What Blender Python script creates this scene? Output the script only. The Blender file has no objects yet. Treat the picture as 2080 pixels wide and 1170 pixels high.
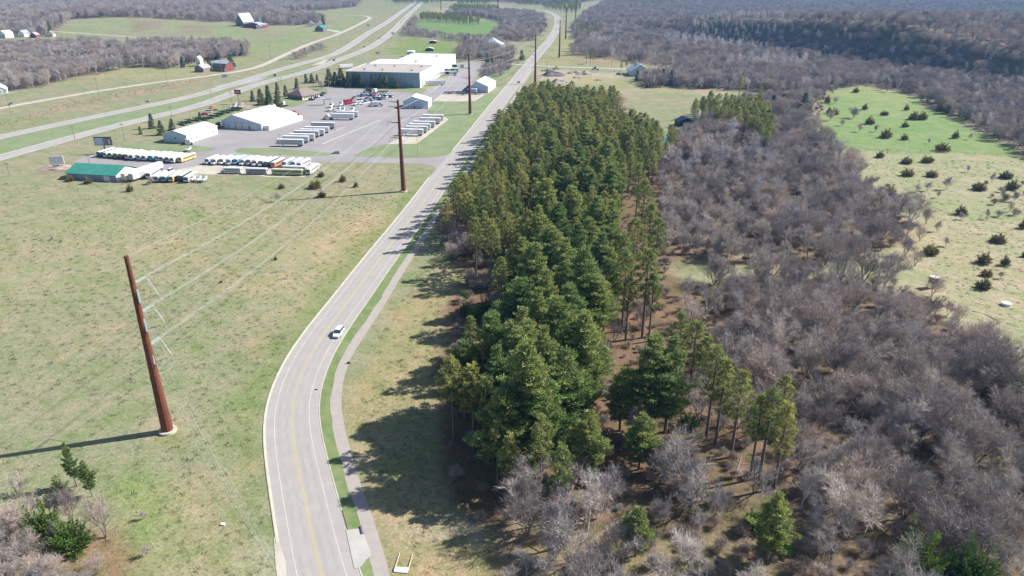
import bpy, bmesh, math, random
import numpy as np
from mathutils import Vector, Matrix
from mathutils.geometry import tessellate_polygon
R = math.radians; HAZE = 0.000105
random.seed(7); rng = np.random.default_rng(7)
S = bpy.context.scene
COL = S.collection

# ------------------------------------------------------------ camera, sky, sun, exposure
CAM_H = 92.0; PITCH = 24.1; FPX = 1440.0
cam = bpy.data.cameras.new('camera'); camo = bpy.data.objects.new('camera', cam); COL.objects.link(camo)
cam.sensor_width = 36.0; cam.lens = FPX/2080*36; cam.clip_end = 20000; cam.clip_start = 0.5
camo.location = (0, 0, CAM_H); camo.rotation_euler = (R(90-PITCH), 0, 0)
S.camera = camo
S.render.resolution_x = 1024; S.render.resolution_y = 576
W = bpy.data.worlds.new('World'); S.world = W; W.use_nodes = True
SUN_EL, SUN_AZ = 39.0, 74.0       # azimuth clockwise from +Y
nt = W.node_tree; bg = nt.nodes['Background']
sky = nt.nodes.new('ShaderNodeTexSky'); sky.sky_type = 'NISHITA'; sky.sun_disc = False
sky.sun_elevation = R(SUN_EL); sky.sun_rotation = R(SUN_AZ); sky.altitude = 300
nt.links.new(sky.outputs[0], bg.inputs[0]); bg.inputs[1].default_value = 0.072
sl = bpy.data.lights.new('sun', 'SUN'); sl.energy = 4.9; sl.angle = R(0.53); sl.color = (1.0, 0.955, 0.89)
so = bpy.data.objects.new('sun', sl); COL.objects.link(so)
so.rotation_euler = (R(90-SUN_EL), 0, R(180-SUN_AZ)); so.location = (300, 90, 300)
S.view_settings.view_transform = 'Standard'; S.view_settings.look = 'None'
S.view_settings.exposure = 0.72; S.view_settings.gamma = 1
try:
    S.cycles.max_bounces = 5; S.cycles.diffuse_bounces = 2; S.cycles.volume_bounces = 0
    S.cycles.transparent_max_bounces = 6
except Exception: pass

# ------------------------------------------------------------ terrain and photo-to-ground survey
def sst(t): t = np.clip(t, 0, 1); return t*t*(3-2*t)
def hz(x, y):
    x = np.asarray(x, float); y = np.asarray(y, float)
    t = (x-291)*.944+(y-1136)*.33+38; u = (x-291)*.33-(y-1136)*.944
    top = np.interp(u, [-330, -120, 0, 110, 220, 340, 430, 510, 800], [0, 12, 25, 32, 37, 38, 33, 27, 22])
    ridge = top*sst(t/46)*(1-.8*sst((t-80)/800))*(1+.04*np.sin(u/41))
    hill = 20*np.exp(-((x+820)/330)**2-((y-1500)/420)**2)
    far = 26*sst((y-2600)/900)*(1+.5*np.sin(x/330+.7))
    return ridge+hill+far
_c, _s = math.cos(R(PITCH)), math.sin(R(PITCH))
def gp(px, py, z=None):
    u = (px-1040)/FPX; v = (py-585)/FPX
    dx, dy, dz = u, _c-v*_s, -(_s+v*_c)
    if z is not None:
        t = (CAM_H-z)/-dz; return Vector((dx*t, dy*t, z))
    t = CAM_H/-dz if dz < 0 else 6000
    a, b = 0, t
    if float(hz(dx*t, dy*t)) > .05:
        n = 200; ts = np.linspace(t*.2, t, n); hh = hz(dx*ts, dy*ts); zz = CAM_H+dz*ts
        k = np.argmax(zz < hh)
        a, b = ts[max(k-1, 0)], ts[k]
        for _ in range(18):
            m = (a+b)/2
            if CAM_H+dz*m < float(hz(dx*m, dy*m)): b = m
            else: a = m
        t = b
    return Vector((dx*t, dy*t, float(hz(dx*t, dy*t))))
def proj(x, y, z):
    D = CAM_H-z; d = y*_c+D*_s
    return 1040+FPX*x/d, 585+FPX*(D*_c-y*_s)/d, d

# ------------------------------------------------------------ materials
MATS = {}
def lin(r, g, b): return (r, g, b, 1)
def mat(name, c1, c2=None, scale=1.0, rough=.8, metal=0, detail=4, bump=0, spec=.3, lo=.35, hi=.65, world=False):
    if name in MATS: return MATS[name]
    m = bpy.data.materials.new(name); m.use_nodes = True; n = m.node_tree.nodes; l = m.node_tree.links
    p = n['Principled BSDF']; p.inputs['Roughness'].default_value = rough; p.inputs['Metallic'].default_value = metal
    p.inputs['Specular IOR Level'].default_value = spec
    c2 = c2 or tuple(v*.86 for v in c1)
    if world: c1 = tuple(v*.82 for v in c1); c2 = tuple(v*.82 for v in c2)
    tc = n.new('ShaderNodeTexCoord'); no = n.new('ShaderNodeTexNoise'); no.inputs['Scale'].default_value = scale
    no.inputs['Detail'].default_value = detail; no.inputs['Roughness'].default_value = .6
    if world:
        ge = n.new('ShaderNodeNewGeometry'); l.new(ge.outputs['Position'], no.inputs['Vector'])
    else: l.new(tc.outputs['Object'], no.inputs['Vector'])
    cr = n.new('ShaderNodeValToRGB'); cr.color_ramp.elements[0].position = lo; cr.color_ramp.elements[1].position = hi
    cr.color_ramp.elements[0].color = lin(*c1); cr.color_ramp.elements[1].color = lin(*c2)
    l.new(no.outputs['Fac'], cr.inputs[0]); l.new(cr.outputs[0], p.inputs['Base Color'])
    if bump:
        b = n.new('ShaderNodeBump'); b.inputs['Strength'].default_value = bump; b.inputs['Distance'].default_value = .1
        l.new(no.outputs['Fac'], b.inputs['Height']); l.new(b.outputs[0], p.inputs['Normal'])
    MATS[name] = m; return m
def leafmat(name, tint_lo, tint_hi, transl=.25):
    """foliage / twigs: colour from the mesh's own 'tone' attribute, shifted a little per tree"""
    if name in MATS: return MATS[name]
    m = bpy.data.materials.new(name); m.use_nodes = True; n = m.node_tree.nodes; l = m.node_tree.links
    n.remove(n['Principled BSDF']); out = n['Material Output']
    at = n.new('ShaderNodeAttribute'); at.attribute_name = 'tone'
    oi = n.new('ShaderNodeObjectInfo'); mr = n.new('ShaderNodeMix'); mr.data_type = 'RGBA'
    mr.inputs[6].default_value = lin(*tint_lo); mr.inputs[7].default_value = lin(*tint_hi)
    l.new(oi.outputs['Random'], mr.inputs[0])
    mu = n.new('ShaderNodeMix'); mu.data_type = 'RGBA'; mu.blend_type = 'MULTIPLY'; mu.inputs[0].default_value = 1
    l.new(at.outputs['Color'], mu.inputs[6]); l.new(mr.outputs[2], mu.inputs[7])
    d = n.new('ShaderNodeBsdfDiffuse'); l.new(mu.outputs[2], d.inputs[0])
    if transl > 0:
        t = n.new('ShaderNodeBsdfTranslucent'); l.new(mu.outputs[2], t.inputs[0])
        mx = n.new('ShaderNodeMixShader'); mx.inputs[0].default_value = transl
        l.new(d.outputs[0], mx.inputs[1]); l.new(t.outputs[0], mx.inputs[2]); l.new(mx.outputs[0], out.inputs[0])
    else: l.new(d.outputs[0], out.inputs[0])
    MATS[name] = m; return m

M_road = mat('road_concrete', (.50, .468, .442), (.435, .408, .388), .30, .9, detail=8, world=True, lo=.3, hi=.7)
M_asph = mat('yard_asphalt', (.345, .325, .335), (.43, .405, .40), .045, .9, detail=9, world=True, lo=.3, hi=.7)
M_path = mat('path_asphalt', (.51, .455, .415), (.44, .395, .365), .6, .9, detail=8, world=True)
M_hwy = mat('highway_concrete', (.44, .41, .41), (.52, .49, .47), .05, .9, detail=8, world=True)
M_grav = mat('pale_gravel', (.66, .61, .52), (.55, .49, .41), .12, .95, detail=8, world=True)
M_conc = mat('kerb_concrete', (.70, .67, .56), (.58, .55, .46), .5, .9, detail=6, world=True)
M_pad = mat('pad_concrete', (.62, .60, .57), (.52, .50, .47), .3, .9, detail=6, world=True)
M_wline = mat('white_line_paint', (.80, .79, .77), (.62, .60, .58), 2.5, .7, world=True)
M_yline = mat('yellow_line_paint', (.72, .60, .22), (.62, .52, .24), 2.5, .7, world=True)
M_tar = mat('worn_tyre_track', (.475, .447, .424), (.42, .395, .375), .25, .9, detail=8, world=True)
M_white = mat('white_painted_metal', (.80, .81, .82), (.72, .74, .76), .6, .45)
M_wroof = mat('white_metal_roof', (.84, .84, .83), (.76, .76, .76), .25, .5)
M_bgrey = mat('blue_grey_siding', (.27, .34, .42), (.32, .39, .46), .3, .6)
M_lblue = mat('pale_blue_and_shaded_white', (.55, .63, .74), (.48, .57, .68), .3, .6)  # on white gables this blue is their shade put into the colour
M_cream = mat('cream_siding', (.72, .66, .52), (.66, .60, .48), .5, .7)
M_brick = mat('brown_brick', (.20, .15, .13), (.25, .19, .16), 3, .85)
M_brown = mat('brown_shingle_roof', (.25, .19, .17), (.31, .25, .22), 1.2, .9)
M_tanroof = mat('tan_gravel_roof', (.40, .36, .335), (.46, .42, .38), .12, .95)
M_green = mat('green_metal_roof', (.05, .25, .19), (.07, .31, .24), .4, .5)
M_red = mat('red_barn_siding', (.27, .085, .075), (.22, .07, .065), 1, .8)
M_dgrey = mat('dark_grey_siding', (.16, .17, .19), (.21, .22, .24), 1, .8)
M_greyroof = mat('grey_shingle_roof', (.34, .35, .37), (.42, .43, .45), 1, .85)
M_bluroof = mat('pale_blue_metal_roof', (.52, .60, .70), (.46, .54, .64), .5, .45)
M_dark = mat('dark_opening', (.03, .035, .045), (.05, .055, .065), 2, .5)
M_glass = mat('window_glass', (.04, .06, .09), (.07, .10, .14), 1, .12, spec=.8)
M_rubber = mat('tyre_rubber', (.02, .02, .02), (.03, .03, .03), 4, .8)
M_rim = mat('wheel_rim', (.5, .5, .5), (.4, .4, .4), 4, .4, .7)
M_steel = mat('rusty_steel_pole', (.21, .068, .040), (.12, .044, .030), .5, .75, detail=8)
M_alu = mat('aluminium', (.55, .57, .60), (.45, .47, .5), 1, .4, .6)
M_wire = mat('aluminium_cable', (.56, .57, .60), (.50, .51, .54), .1, .5, .2)
M_ins = mat('blue_glass_insulator', (.30, .39, .43), (.40, .48, .52), 2, .3)
M_wood = mat('weathered_pole_wood', (.22, .18, .15), (.30, .26, .22), 2, .9)
M_bark = mat('pine_bark', (.13, .10, .085), (.20, .165, .15), 1.5, .95)
M_bark2 = mat('grey_bark', (.28, .24, .225), (.19, .165, .155), 1.2, .95)
M_log = mat('fallen_log_bark', (.48, .42, .37), (.36, .30, .26), 1.5, .95)
M_dirt = mat('bare_dirt', (.42, .34, .29), (.34, .28, .25), .4, .95, detail=8, bump=.4)
M_ash = mat('dark_aggregate', (.13, .12, .13), (.2, .18, .18), .5, .95, detail=8, bump=.4)
M_lawn = mat('mown_lawn', (.205, .285, .13), (.32, .355, .20), .10, .95, detail=10, world=True, lo=.3, hi=.7)
M_verge = mat('verge_grass', (.14, .225, .070), (.28, .325, .155), .30, .95, detail=12, world=True, lo=.3, hi=.68, bump=.3)
M_teal = mat('teal_court_surface', (.10, .30, .27), (.14, .36, .32), .2, .6, world=True)
M_ndl = leafmat('pine_needles', (.74, .86, .72), (1.36, 1.22, .98), .36)
M_twig = leafmat('bare_twigs', (.66, .68, .74), (1.26, 1.22, 1.17), 0)
M_jun = leafmat('juniper_needles', (.8, .9, .8), (1.3, 1.1, .9), .15)

# ------------------------------------------------------------ object helpers
def props(o, label=None, cat=None, group=None, kind=None):
    if label: o['label'] = label
    if cat: o['category'] = cat
    if group: o['group'] = group
    if kind: o['kind'] = kind
    return o
def empty(name, loc, rz=0, label=None, cat=None, group=None):
    o = bpy.data.objects.new(name, None); o.empty_display_size = .5; COL.objects.link(o)
    o.location = loc; o.rotation_euler = (0, 0, rz); return props(o, label, cat, group)
def place(name, me, parent=None, loc=(0, 0, 0)):
    o = bpy.data.objects.new(name, me); COL.objects.link(o); o.location = loc
    if parent: o.parent = parent
    return o
def copy_tree(src, loc, rz, scale=1.0, label=None):
    r = src.copy(); COL.objects.link(r); r.location = loc; r.rotation_euler = (0, 0, rz)
    r.scale = (scale,)*3 if not isinstance(scale, tuple) else scale
    if label: r['label'] = label
    def kids(a, b):
        for ch in list(a.children):
            c = ch.copy(); COL.objects.link(c); c.parent = b; kids(ch, c)
    kids(src, r); return r
class MB:
    def __init__(s): s.v = []; s.f = []; s.m = []; s.mats = []
    def mi(s, m):
        if m not in s.mats: s.mats.append(m)
        return s.mats.index(m)
    def add(s, vs, fs, m, M=None):
        o = len(s.v); k = s.mi(m)
        for v in vs: s.v.append(tuple(M @ Vector(v)) if M else tuple(v))
        for f in fs: s.f.append([i+o for i in f]); s.m.append(k)
        return s
    def box(s, x0, x1, y0, y1, z0, z1, m, M=None):
        return s.add([(x0,y0,z0),(x1,y0,z0),(x1,y1,z0),(x0,y1,z0),(x0,y0,z1),(x1,y0,z1),(x1,y1,z1),(x0,y1,z1)],
            [(0,3,2,1),(4,5,6,7),(0,1,5,4),(1,2,6,5),(2,3,7,6),(3,0,4,7)], m, M)
    def tube(s, pts, rad, m, n=6, cap=True):
        pts = [Vector(p) for p in pts]; o = len(s.v); k = s.mi(m)
        if not hasattr(rad, '__len__'): rad = [rad]*len(pts)
        for i, p in enumerate(pts):
            d = (pts[min(i+1, len(pts)-1)]-pts[max(i-1, 0)]).normalized()
            a = d.orthogonal().normalized() if abs(d.z) < .95 else Vector((1, 0, 0)).cross(d).normalized()
            b = d.cross(a)
            for j in range(n):
                t = 2*math.pi*j/n; s.v.append(tuple(p+(a*math.cos(t)+b*math.sin(t))*rad[i]))
        for i in range(len(pts)-1):
            for j in range(n):
                q = (j+1) % n; s.f.append([o+i*n+j, o+i*n+q, o+(i+1)*n+q, o+(i+1)*n+j]); s.m.append(k)
        if cap:
            s.f.append([o+j for j in range(n)][::-1]); s.m.append(k)
            s.f.append([o+(len(pts)-1)*n+j for j in range(n)]); s.m.append(k)
        return s
    def cyl(s, c, axis, r, h, m, n=12):
        c = Vector(c); a = Vector(axis).normalized()*h/2; return s.tube([c-a, c+a], r, m, n)
    def mesh(s, name, bevel=0, smooth=False):
        me = bpy.data.meshes.new(name); me.from_pydata(s.v, [], s.f)
        for m in s.mats: me.materials.append(m)
        me.polygons.foreach_set('material_index', s.m)
        if bevel:
            b = bmesh.new(); b.from_mesh(me)
            bmesh.ops.bevel(b, geom=[e for e in b.edges if e.calc_face_angle(0) > .6], offset=bevel, segments=2, affect='EDGES')
            b.to_mesh(me); b.free()
        if smooth: me.polygons.foreach_set('use_smooth', [True]*len(me.polygons))
        me.update(); return me
    def obj(s, name, parent=None, loc=(0, 0, 0), bevel=0, smooth=False):
        return place(name, s.mesh(name, bevel, smooth), parent, loc)

def resample(pts, step):
    """Catmull-Rom through points, then even steps"""
    P = [pts[0]*2-pts[1]]+list(pts)+[pts[-1]*2-pts[-2]]; out = []
    for i in range(1, len(P)-2):
        n = max(2, int((P[i+1]-P[i]).length/step))
        for k in range(n):
            t = k/n; a, b, c, d = P[i-1], P[i], P[i+1], P[i+2]
            out.append(.5*((2*b)+(c-a)*t+(2*a-5*b+4*c-d)*t*t+(3*b-a-3*c+d)*t*t*t))
    out.append(P[-2]); return out
def smooth_line(pts, it=6):
    for _ in range(it):
        pts = [pts[0]]+[(pts[i-1]+pts[i]*2+pts[i+1])/4 for i in range(1, len(pts)-1)]+[pts[-1]]
    return pts
def line_px(l, step=5, it=8):
    pts = [gp(*p) for p in l]
    for p in pts: p.z = 0
    return smooth_line(resample(pts, step), it)
def normals(c):
    N = []
    for i in range(len(c)):
        d = (c[min(i+1, len(c)-1)]-c[max(i-1, 0)]); N.append(Vector((d.y, -d.x, 0)).normalized())
    return N     # points to the right of travel
def ribbon(name, c, o0, o1, z, m, N=None, parent=None):
    N = N or normals(c); vs = []; fs = []
    for i, p in enumerate(c):
        a = p+N[i]*o0; b = p+N[i]*o1
        for q in (a, b): vs.append((q.x, q.y, float(hz(q.x, q.y))+z))
        if i: fs.append((2*i-2, 2*i-1, 2*i+1, 2*i))
    mb = MB().add(vs, fs, m); o = mb.obj(name, parent)
    return o
def sheet(name, poly, z, m, px=True, jit=0):
    P = [gp(*p) for p in poly] if px else [Vector((p[0], p[1], 0)) for p in poly]
    if jit:
        Q = []
        for i, p in enumerate(P):
            q = P[(i+1) % len(P)]; n = max(1, int((q-p).length/jit/2))
            for k in range(n):
                w = p.lerp(q, k/n); Q.append(w+Vector((rng.normal()*jit*.16, rng.normal()*jit*.16, 0)))
        P = Q
    for p in P: p.z = 0
    tr = tessellate_polygon([P]); fs = []
    for t in tr:
        a, b, c = P[t[0]], P[t[1]], P[t[2]]
        fs.append(t if (b-a).cross(c-a).z > 0 else (t[0], t[2], t[1]))
    o = MB().add([(p.x, p.y, float(hz(p.x, p.y))+z) for p in P], fs, m).obj(name)
    return props(o, kind='structure')

# ------------------------------------------------------------ polygons of the ground (world masks)
def wpoly(l, z=None): return np.array([[*(gp(p[0], p[1], z))[:2]] for p in l])
def inside(P, x, y):
    r = np.zeros(x.shape, bool); j = len(P)-1
    for i in range(len(P)):
        c = ((P[i, 1] > y) != (P[j, 1] > y)) & (x < (P[j, 0]-P[i, 0])*(y-P[i, 1])/(P[j, 1]-P[i, 1]+1e-12)+P[i, 0])
        r ^= c; j = i
    return r
def dist_poly(P, x, y):
    d = np.full(x.shape, 1e9)
    for i in range(len(P)):
        a = P[i-1]; b = P[i]; e = b-a; L = (e**2).sum()+1e-9
        t = np.clip(((x-a[0])*e[0]+(y-a[1])*e[1])/L, 0, 1)
        d = np.minimum(d, np.hypot(x-a[0]-t*e[0], y-a[1]-t*e[1]))
    return d
def softmask(P, x, y, w):
    m = np.zeros(x.shape); pad = w*2+1
    bb = (x > P[:, 0].min()-pad) & (x < P[:, 0].max()+pad) & (y > P[:, 1].min()-pad) & (y < P[:, 1].max()+pad)
    if not bb.any(): return m
    xs, ys = x[bb], y[bb]; d = dist_poly(P, xs, ys); sgn = np.where(inside(P, xs, ys), d, -d)
    m[bb] = sst(sgn/w*.5+.5); return m

WOOD = {}   # name -> (pixel polygon, approx tree spacing m)
WOOD['near_right'] = [(1010, 1260), (2500, 1260), (2500, 1010), (2180, 850), (2040, 740), (1960, 690), (1915, 655), (1845, 605), (1750, 572), (1640, 556), (1520, 560), (1400, 585), (1350, 640), (1400, 720), (1420, 900), (1330, 960), (1180, 1010), (1060, 1010)]
WOOD['mid_right'] = [(1345, 545), (1420, 528), (1540, 545), (1680, 540), (1770, 515), (1840, 490), (1850, 445), (1790, 420), (1740, 370), (1700, 320), (1660, 285), (1640, 215), (1560, 205), (1480, 225), (1400, 270), (1330, 330), (1340, 450)]
WOOD['far_right'] = [(1300, 178), (1380, 178), (1500, 185), (1600, 190), (1640, 215), (1665, 205), (1680, 185), (1760, 172), (1850, 190), (1880, 205), (1925, 235), (1990, 262), (2080, 315), (2260, 390), (2500, 430), (2500, 100), (2080, 150), (1700, 140), (1520, 157), (1370, 152), (1300, 160)]
WOOD['hill_right'] = [(1175, 95), (1160, 60), (1185, 30), (1230, 4), (1500, -4), (1900, -4), (2600, -4), (2600, 200), (2080, 156), (1700, 146), (1520, 150), (1370, 144), (1300, 127), (1230, 120), (1150, 112)]
WOOD['left_row'] = [(-200, 100), (60, 98), (180, 88), (250, 100), (248, 142), (180, 152), (120, 168), (60, 180), (20, 186), (-200, 215)]
WOOD['left_mid'] = [(262, 96), (330, 88), (430, 92), (505, 98), (500, 112), (462, 120), (395, 128), (345, 140), (272, 138), (255, 112)]
WOOD['left_far'] = [(-300, -10), (740, -8), (722, 14), (640, 22), (560, 24), (600, 32), (650, 38), (664, 47), (600, 52), (500, 50), (478, 44), (430, 45), (370, 40), (250, 35), (150, 39), (104, 60), (100, 74), (-300, 80)]
WOOD['centre_far'] = [(905, 28), (1000, 26), (1075, 28), (1108, 38), (1108, 62), (1080, 84), (1040, 86), (1000, 74), (1025, 52), (1000, 40), (960, 33), (905, 36)]
WOOD['hedge_field'] = [(812, 76), (830, 52), (842, 38), (850, 38), (842, 60), (872, 68), (920, 76), (960, 80), (1000, 78), (1030, 92), (990, 100), (965, 92), (925, 85), (870, 76), (826, 74)]
WOOD['garden_trees'] = [(930, 98), (1000, 96), (1040, 110), (1040, 128), (985, 122), (930, 125)]
WOOD['lane_thicket'] = [(972, 148), (985, 138), (1012, 128), (1042, 124), (1036, 142), (1010, 160), (985, 158)]
WOOD['verge_thicket'] = [(585, 120), (600, 110), (650, 92), (662, 96), (640, 106), (600, 122)]
WOOD['far_hills'] = [(700, -4), (700, -40), (1230, -40), (1230, -4), (1180, 6), (1100, 10), (1020, 4), (900, 2), (870, -2)]
WOODW = {k: wpoly(v) for k, v in WOOD.items()}
PINE_BED = wpoly([(905, 1040), (885, 830), (925, 560), (890, 470), (905, 400), (945, 370), (985, 300), (1035, 228), (1075, 190), (1240, 192), (1360, 300), (1370, 420), (1360, 640), (1440, 700), (1620, 860), (1700, 1000), (1700, 1280), (1020, 1280), (1000, 1090)])

# ------------------------------------------------------------ ground sheet
def build_ground():
    dd = [-150.0, -60.0, 0.0, 40.0]; d = 60.0
    while d < 6000: dd.append(d); d *= 1.0075
    dd = np.array(dd); a = np.concatenate([np.linspace(-1.45, -1.05, 8)[:-1], np.linspace(-1.05, 1.05, 460), np.linspace(1.05, 1.45, 8)[1:]])
    Y, A = np.meshgrid(dd, a, indexing='ij'); X = A*(np.maximum(Y, 60)+40); Z = hz(X, Y)
    X = X.ravel(); Y = Y.ravel(); Z = Z.ravel()
    wob = 2.2*np.sin(X/9.3+Y/17)+1.6*np.sin(Y/6.1-X/12.7)+rng.normal(size=X.shape)*.8
    xs, ys = X+wob*np.clip(Y/250, .35, 3), Y+wob*.8*np.clip(Y/250, .35, 3)
    C = np.tile(np.array([.322, .326, .232]), (len(X), 1))
    def lay(poly, col, w, k=1.0, wob_on=True):
        P = poly if isinstance(poly, np.ndarray) else wpoly(poly)
        m = softmask(P, xs if wob_on else X, ys if wob_on else Y, w)[:, None]*k
        col = np.array(col); col = col*.80+col.mean()*.20*np.array([1.04, 1.02, .90]) if col[1] > col[0] else col
        C[:] = C*(1-m)+col*m
    # pale eastern pasture, bright meadow, paddocks and crop strips
    lay([(1330, 600), (1700, 600), (1900, 660), (2080, 760), (2700, 900), (2700, 320), (2080, 316), (1730, 305), (1690, 330), (1780, 430)], (.40, .385, .275), 6)
    lay([(1662, 245), (1690, 187), (1760, 178), (1850, 190), (1880, 215), (1925, 238), (1990, 265), (2080, 318), (2060, 318), (1900, 312), (1700, 303), (1675, 292)], (.235, .36, .135), 3)
    lay([(1690, 187), (1760, 178), (1850, 190), (1880, 225), (1800, 240), (1740, 215)], (.30, .38, .16), 10, .7)
    lay([(1240, 176), (1500, 178), (1500, 192), (1240, 190)], (.40, .35, .27), 5)
    lay([(840, 42), (1000, 42), (1020, 55), (1000, 72), (940, 78), (870, 72), (845, 62)], (.20, .34, .11), 12)
    lay([(825, 76), (870, 80), (935, 86), (940, 96), (928, 108), (780, 112)], (.24, .33, .11), 8)
    lay([(1060, 138), (1095, 70), (1110, 80), (1090, 128)], (.30, .35, .16), 6)
    lay([(1105, 120), (1140, 60), (1170, 80), (1160, 110), (1240, 122), (1290, 130), (1180, 134), (1100, 130)], (.36, .35, .21), 8)
    lay([(1110, 122), (1180, 116), (1270, 126), (1300, 134), (1190, 132)], (.36, .29, .22), 8, .8)
    lay([(1100, 140), (1270, 150), (1240, 172), (1120, 172), (1090, 160)], (.47, .42, .36), 8)
    lay([(1180, 152), (1330, 165), (1500, 172), (1500, 180), (1250, 178), (1160, 170)], (.35, .35, .20), 6, .7)
    for q, c in (([(115, 64), (190, 40), (258, 38), (262, 52), (230, 68), (180, 70)], (.26, .34, .15)), ([(258, 38), (320, 44), (322, 58), (262, 66)], (.27, .20, .17)),
                 ([(320, 44), (372, 48), (376, 62), (322, 58)], (.26, .36, .14)), ([(372, 50), (432, 54), (440, 70), (378, 66)], (.28, .22, .18)),
                 ([(432, 54), (485, 58), (500, 70), (470, 82), (430, 76)], (.22, .36, .13)), ([(485, 56), (560, 58), (590, 64), (600, 76), (520, 82), (495, 70)], (.30, .28, .20)),
                 ([(110, 66), (240, 76), (240, 88), (100, 84)], (.22, .32, .13)), ([(510, 84), (600, 74), (650, 70), (600, 92), (560, 110), (500, 118)], (.24, .34, .13)),
                 ([(560, 60), (640, 60), (680, 68), (650, 72), (580, 74)], (.25, .35, .14)), ([(170, 16), (250, 4), (256, 10), (220, 22)], (.27, .36, .15)),
                 ([(560, 14), (720, 22), (745, 30), (700, 34), (600, 26)], (.25, .34, .15)), ([(250, 135), (500, 118), (460, 150), (130, 172)], (.33, .33, .19)),
                 ([(655, 60), (720, 32), (738, 36), (690, 62)], (.24, .34, .13)),
                 ([(0, 250), (150, 205), (300, 178), (430, 156), (420, 170), (280, 196), (120, 232), (0, 262)], (.34, .28, .21)),
                 ([(870, 16), (1040, 16), (1100, 24), (1075, 30), (940, 24), (870, 30)], (.42, .36, .28))):
        lay(q, tuple(.66*v+.34*w_ for v, w_ in zip(c, (.40, .375, .29))), 10)
    lay([(1280, -6), (1560, 0), (1550, 10), (1400, 12), (1250, 4)], (.55, .50, .42), 12)
    lay([(1700, -2), (2080, 2), (2080, 6), (1720, 4)], (.60, .56, .48), 12)
    lay([(2010, 42), (2300, 46), (2300, 58), (2010, 52)], (.60, .55, .45), 8)
    lay([(1600, 34), (1668, 38), (1668, 44), (1610, 40)], (.60, .56, .47), 8)
    lay([(2000, 12), (2300, 14), (2300, 22), (2000, 20)], (.45, .46, .40), 8)
    # field west of the road: tan streaks, greener near verges
    lay([(-200, 470), (420, 400), (820, 420), (760, 520), (560, 640), (420, 560), (160, 600), (-200, 620)], (.385, .365, .24), 30, .45)
    lay([(560, 520), (660, 480), (770, 400), (850, 392), (700, 560), (610, 650), (560, 640)], (.42, .385, .26), 12, .6)
    for q in ([(890, 345), (870, 380), (640, 650), (548, 790), (530, 960), (565, 1200), (500, 1200), (480, 960), (500, 780), (600, 630), (850, 370)],): lay(q, (.22, .30, .10), 7, .75)
    lay([(240, 1000), (470, 960), (520, 1250), (250, 1250)], (.39, .36, .22), 6, .5)
    lay([(180, 1010), (300, 960), (360, 1060), (260, 1120)], (.27, .36, .13), 5, .7)
    lay([(-100, 1090), (230, 1080), (270, 1130), (240, 1260), (-100, 1260)], (.30, .20, .14), 2.5, .85)
    lay([(540, 1080), (560, 1090), (585, 1250), (480, 1250), (470, 1150)], (.46, .41, .35), 2, .8)
    # east verge: dry bank then needle litter below the pines
    lay([(930, 470), (720, 760), (690, 860), (760, 1060), (800, 1230), (1080, 1230), (1060, 1100), (920, 980), (900, 820), (930, 640), (985, 520)], (.375, .335, .20), 4, .8)
    lay([(780, 1075), (960, 1040), (1060, 1060), (1050, 1090), (960, 1100), (800, 1115)], (.45, .39, .32), 2.5, .8)
    lay(PINE_BED, (.21, .14, .10), 2.5, .95)
    for k in WOODW: lay(WOODW[k], (.235, .175, .140) if k.startswith(('near', 'mid')) else (.20, .165, .15), 4, .95)
    lay([(1240, 560), (1330, 560), (1460, 590), (1560, 640), (1500, 700), (1560, 800), (1480, 1000), (1250, 920), (1200, 700)], (.24, .165, .12), 3, .85)
    lay([(1330, 565), (1480, 530), (1640, 575), (1900, 640), (1880, 590), (1720, 560), (1600, 545), (1480, 500), (1350, 540)], (.33, .28, .21), 3, .8)
    lay([(1000, 1090), (1060, 1050), (1300, 1080), (1560, 1100), (1560, 1250), (980, 1250)], (.34, .265, .195), 3, .8)
    lay([(90, 345), (140, 330), (165, 336), (150, 352), (95, 352)], (.33, .25, .20), 3, .8)
    lay([(300, 850), (345, 838), (392, 852), (400, 880), (380, 905), (330, 912), (290, 895), (285, 870)], (.40, .35, .26), 1.5, .8)
    C *= .82
    n0, n1 = len(dd), len(a); idx = np.arange(n0*n1).reshape(n0, n1)
    F = np.stack([idx[:-1, :-1], idx[:-1, 1:], idx[1:, 1:], idx[1:, :-1]], -1).reshape(-1, 4)
    me = mesh_np('ground', np.stack([X, Y, Z], 1), F, C)
    me.polygons.foreach_set('use_smooth', [True]*len(me.polygons))
    m = bpy.data.materials.new('ground_cover'); m.use_nodes = True; n = m.node_tree.nodes; l = m.node_tree.links
    p = n['Principled BSDF']; p.inputs['Roughness'].default_value = .95; p.inputs['Specular IOR Level'].default_value = .1
    ge = n.new('ShaderNodeNewGeometry'); at = n.new('ShaderNodeAttribute'); at.attribute_name = 'tone'
    def noise(sc, det, ro=.6, dist=0):
        t = n.new('ShaderNodeTexNoise'); t.inputs['Scale'].default_value = sc; t.inputs['Detail'].default_value = det
        t.inputs['Roughness'].default_value = ro; t.inputs['Distortion'].default_value = dist; l.new(ge.outputs['Position'], t.inputs['Vector']); return t
    def ramp(src, stops):
        r = n.new('ShaderNodeValToRGB'); e = r.color_ramp.elements
        e[0].position, e[0].color = stops[0][0], lin(*stops[0][1]); e[1].position, e[1].color = stops[-1][0], lin(*stops[-1][1])
        for q, c in stops[1:-1]: x = e.new(q); x.color = lin(*c)
        l.new(src, r.inputs[0]); return r
    def mult(a_, b_):
        x = n.new('ShaderNodeMix'); x.data_type = 'RGBA'; x.blend_type = 'MULTIPLY'; x.inputs[0].default_value = 1
        l.new(a_, x.inputs[6]); l.new(b_, x.inputs[7]); return x.outputs[2]
    big = ramp(noise(.012, 5, .6, 1.5).outputs['Fac'], [(.32, (.87, .97, .80)), (.5, (1, 1, 1)), (.66, (1.14, 1.03, 1.02))])
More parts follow.
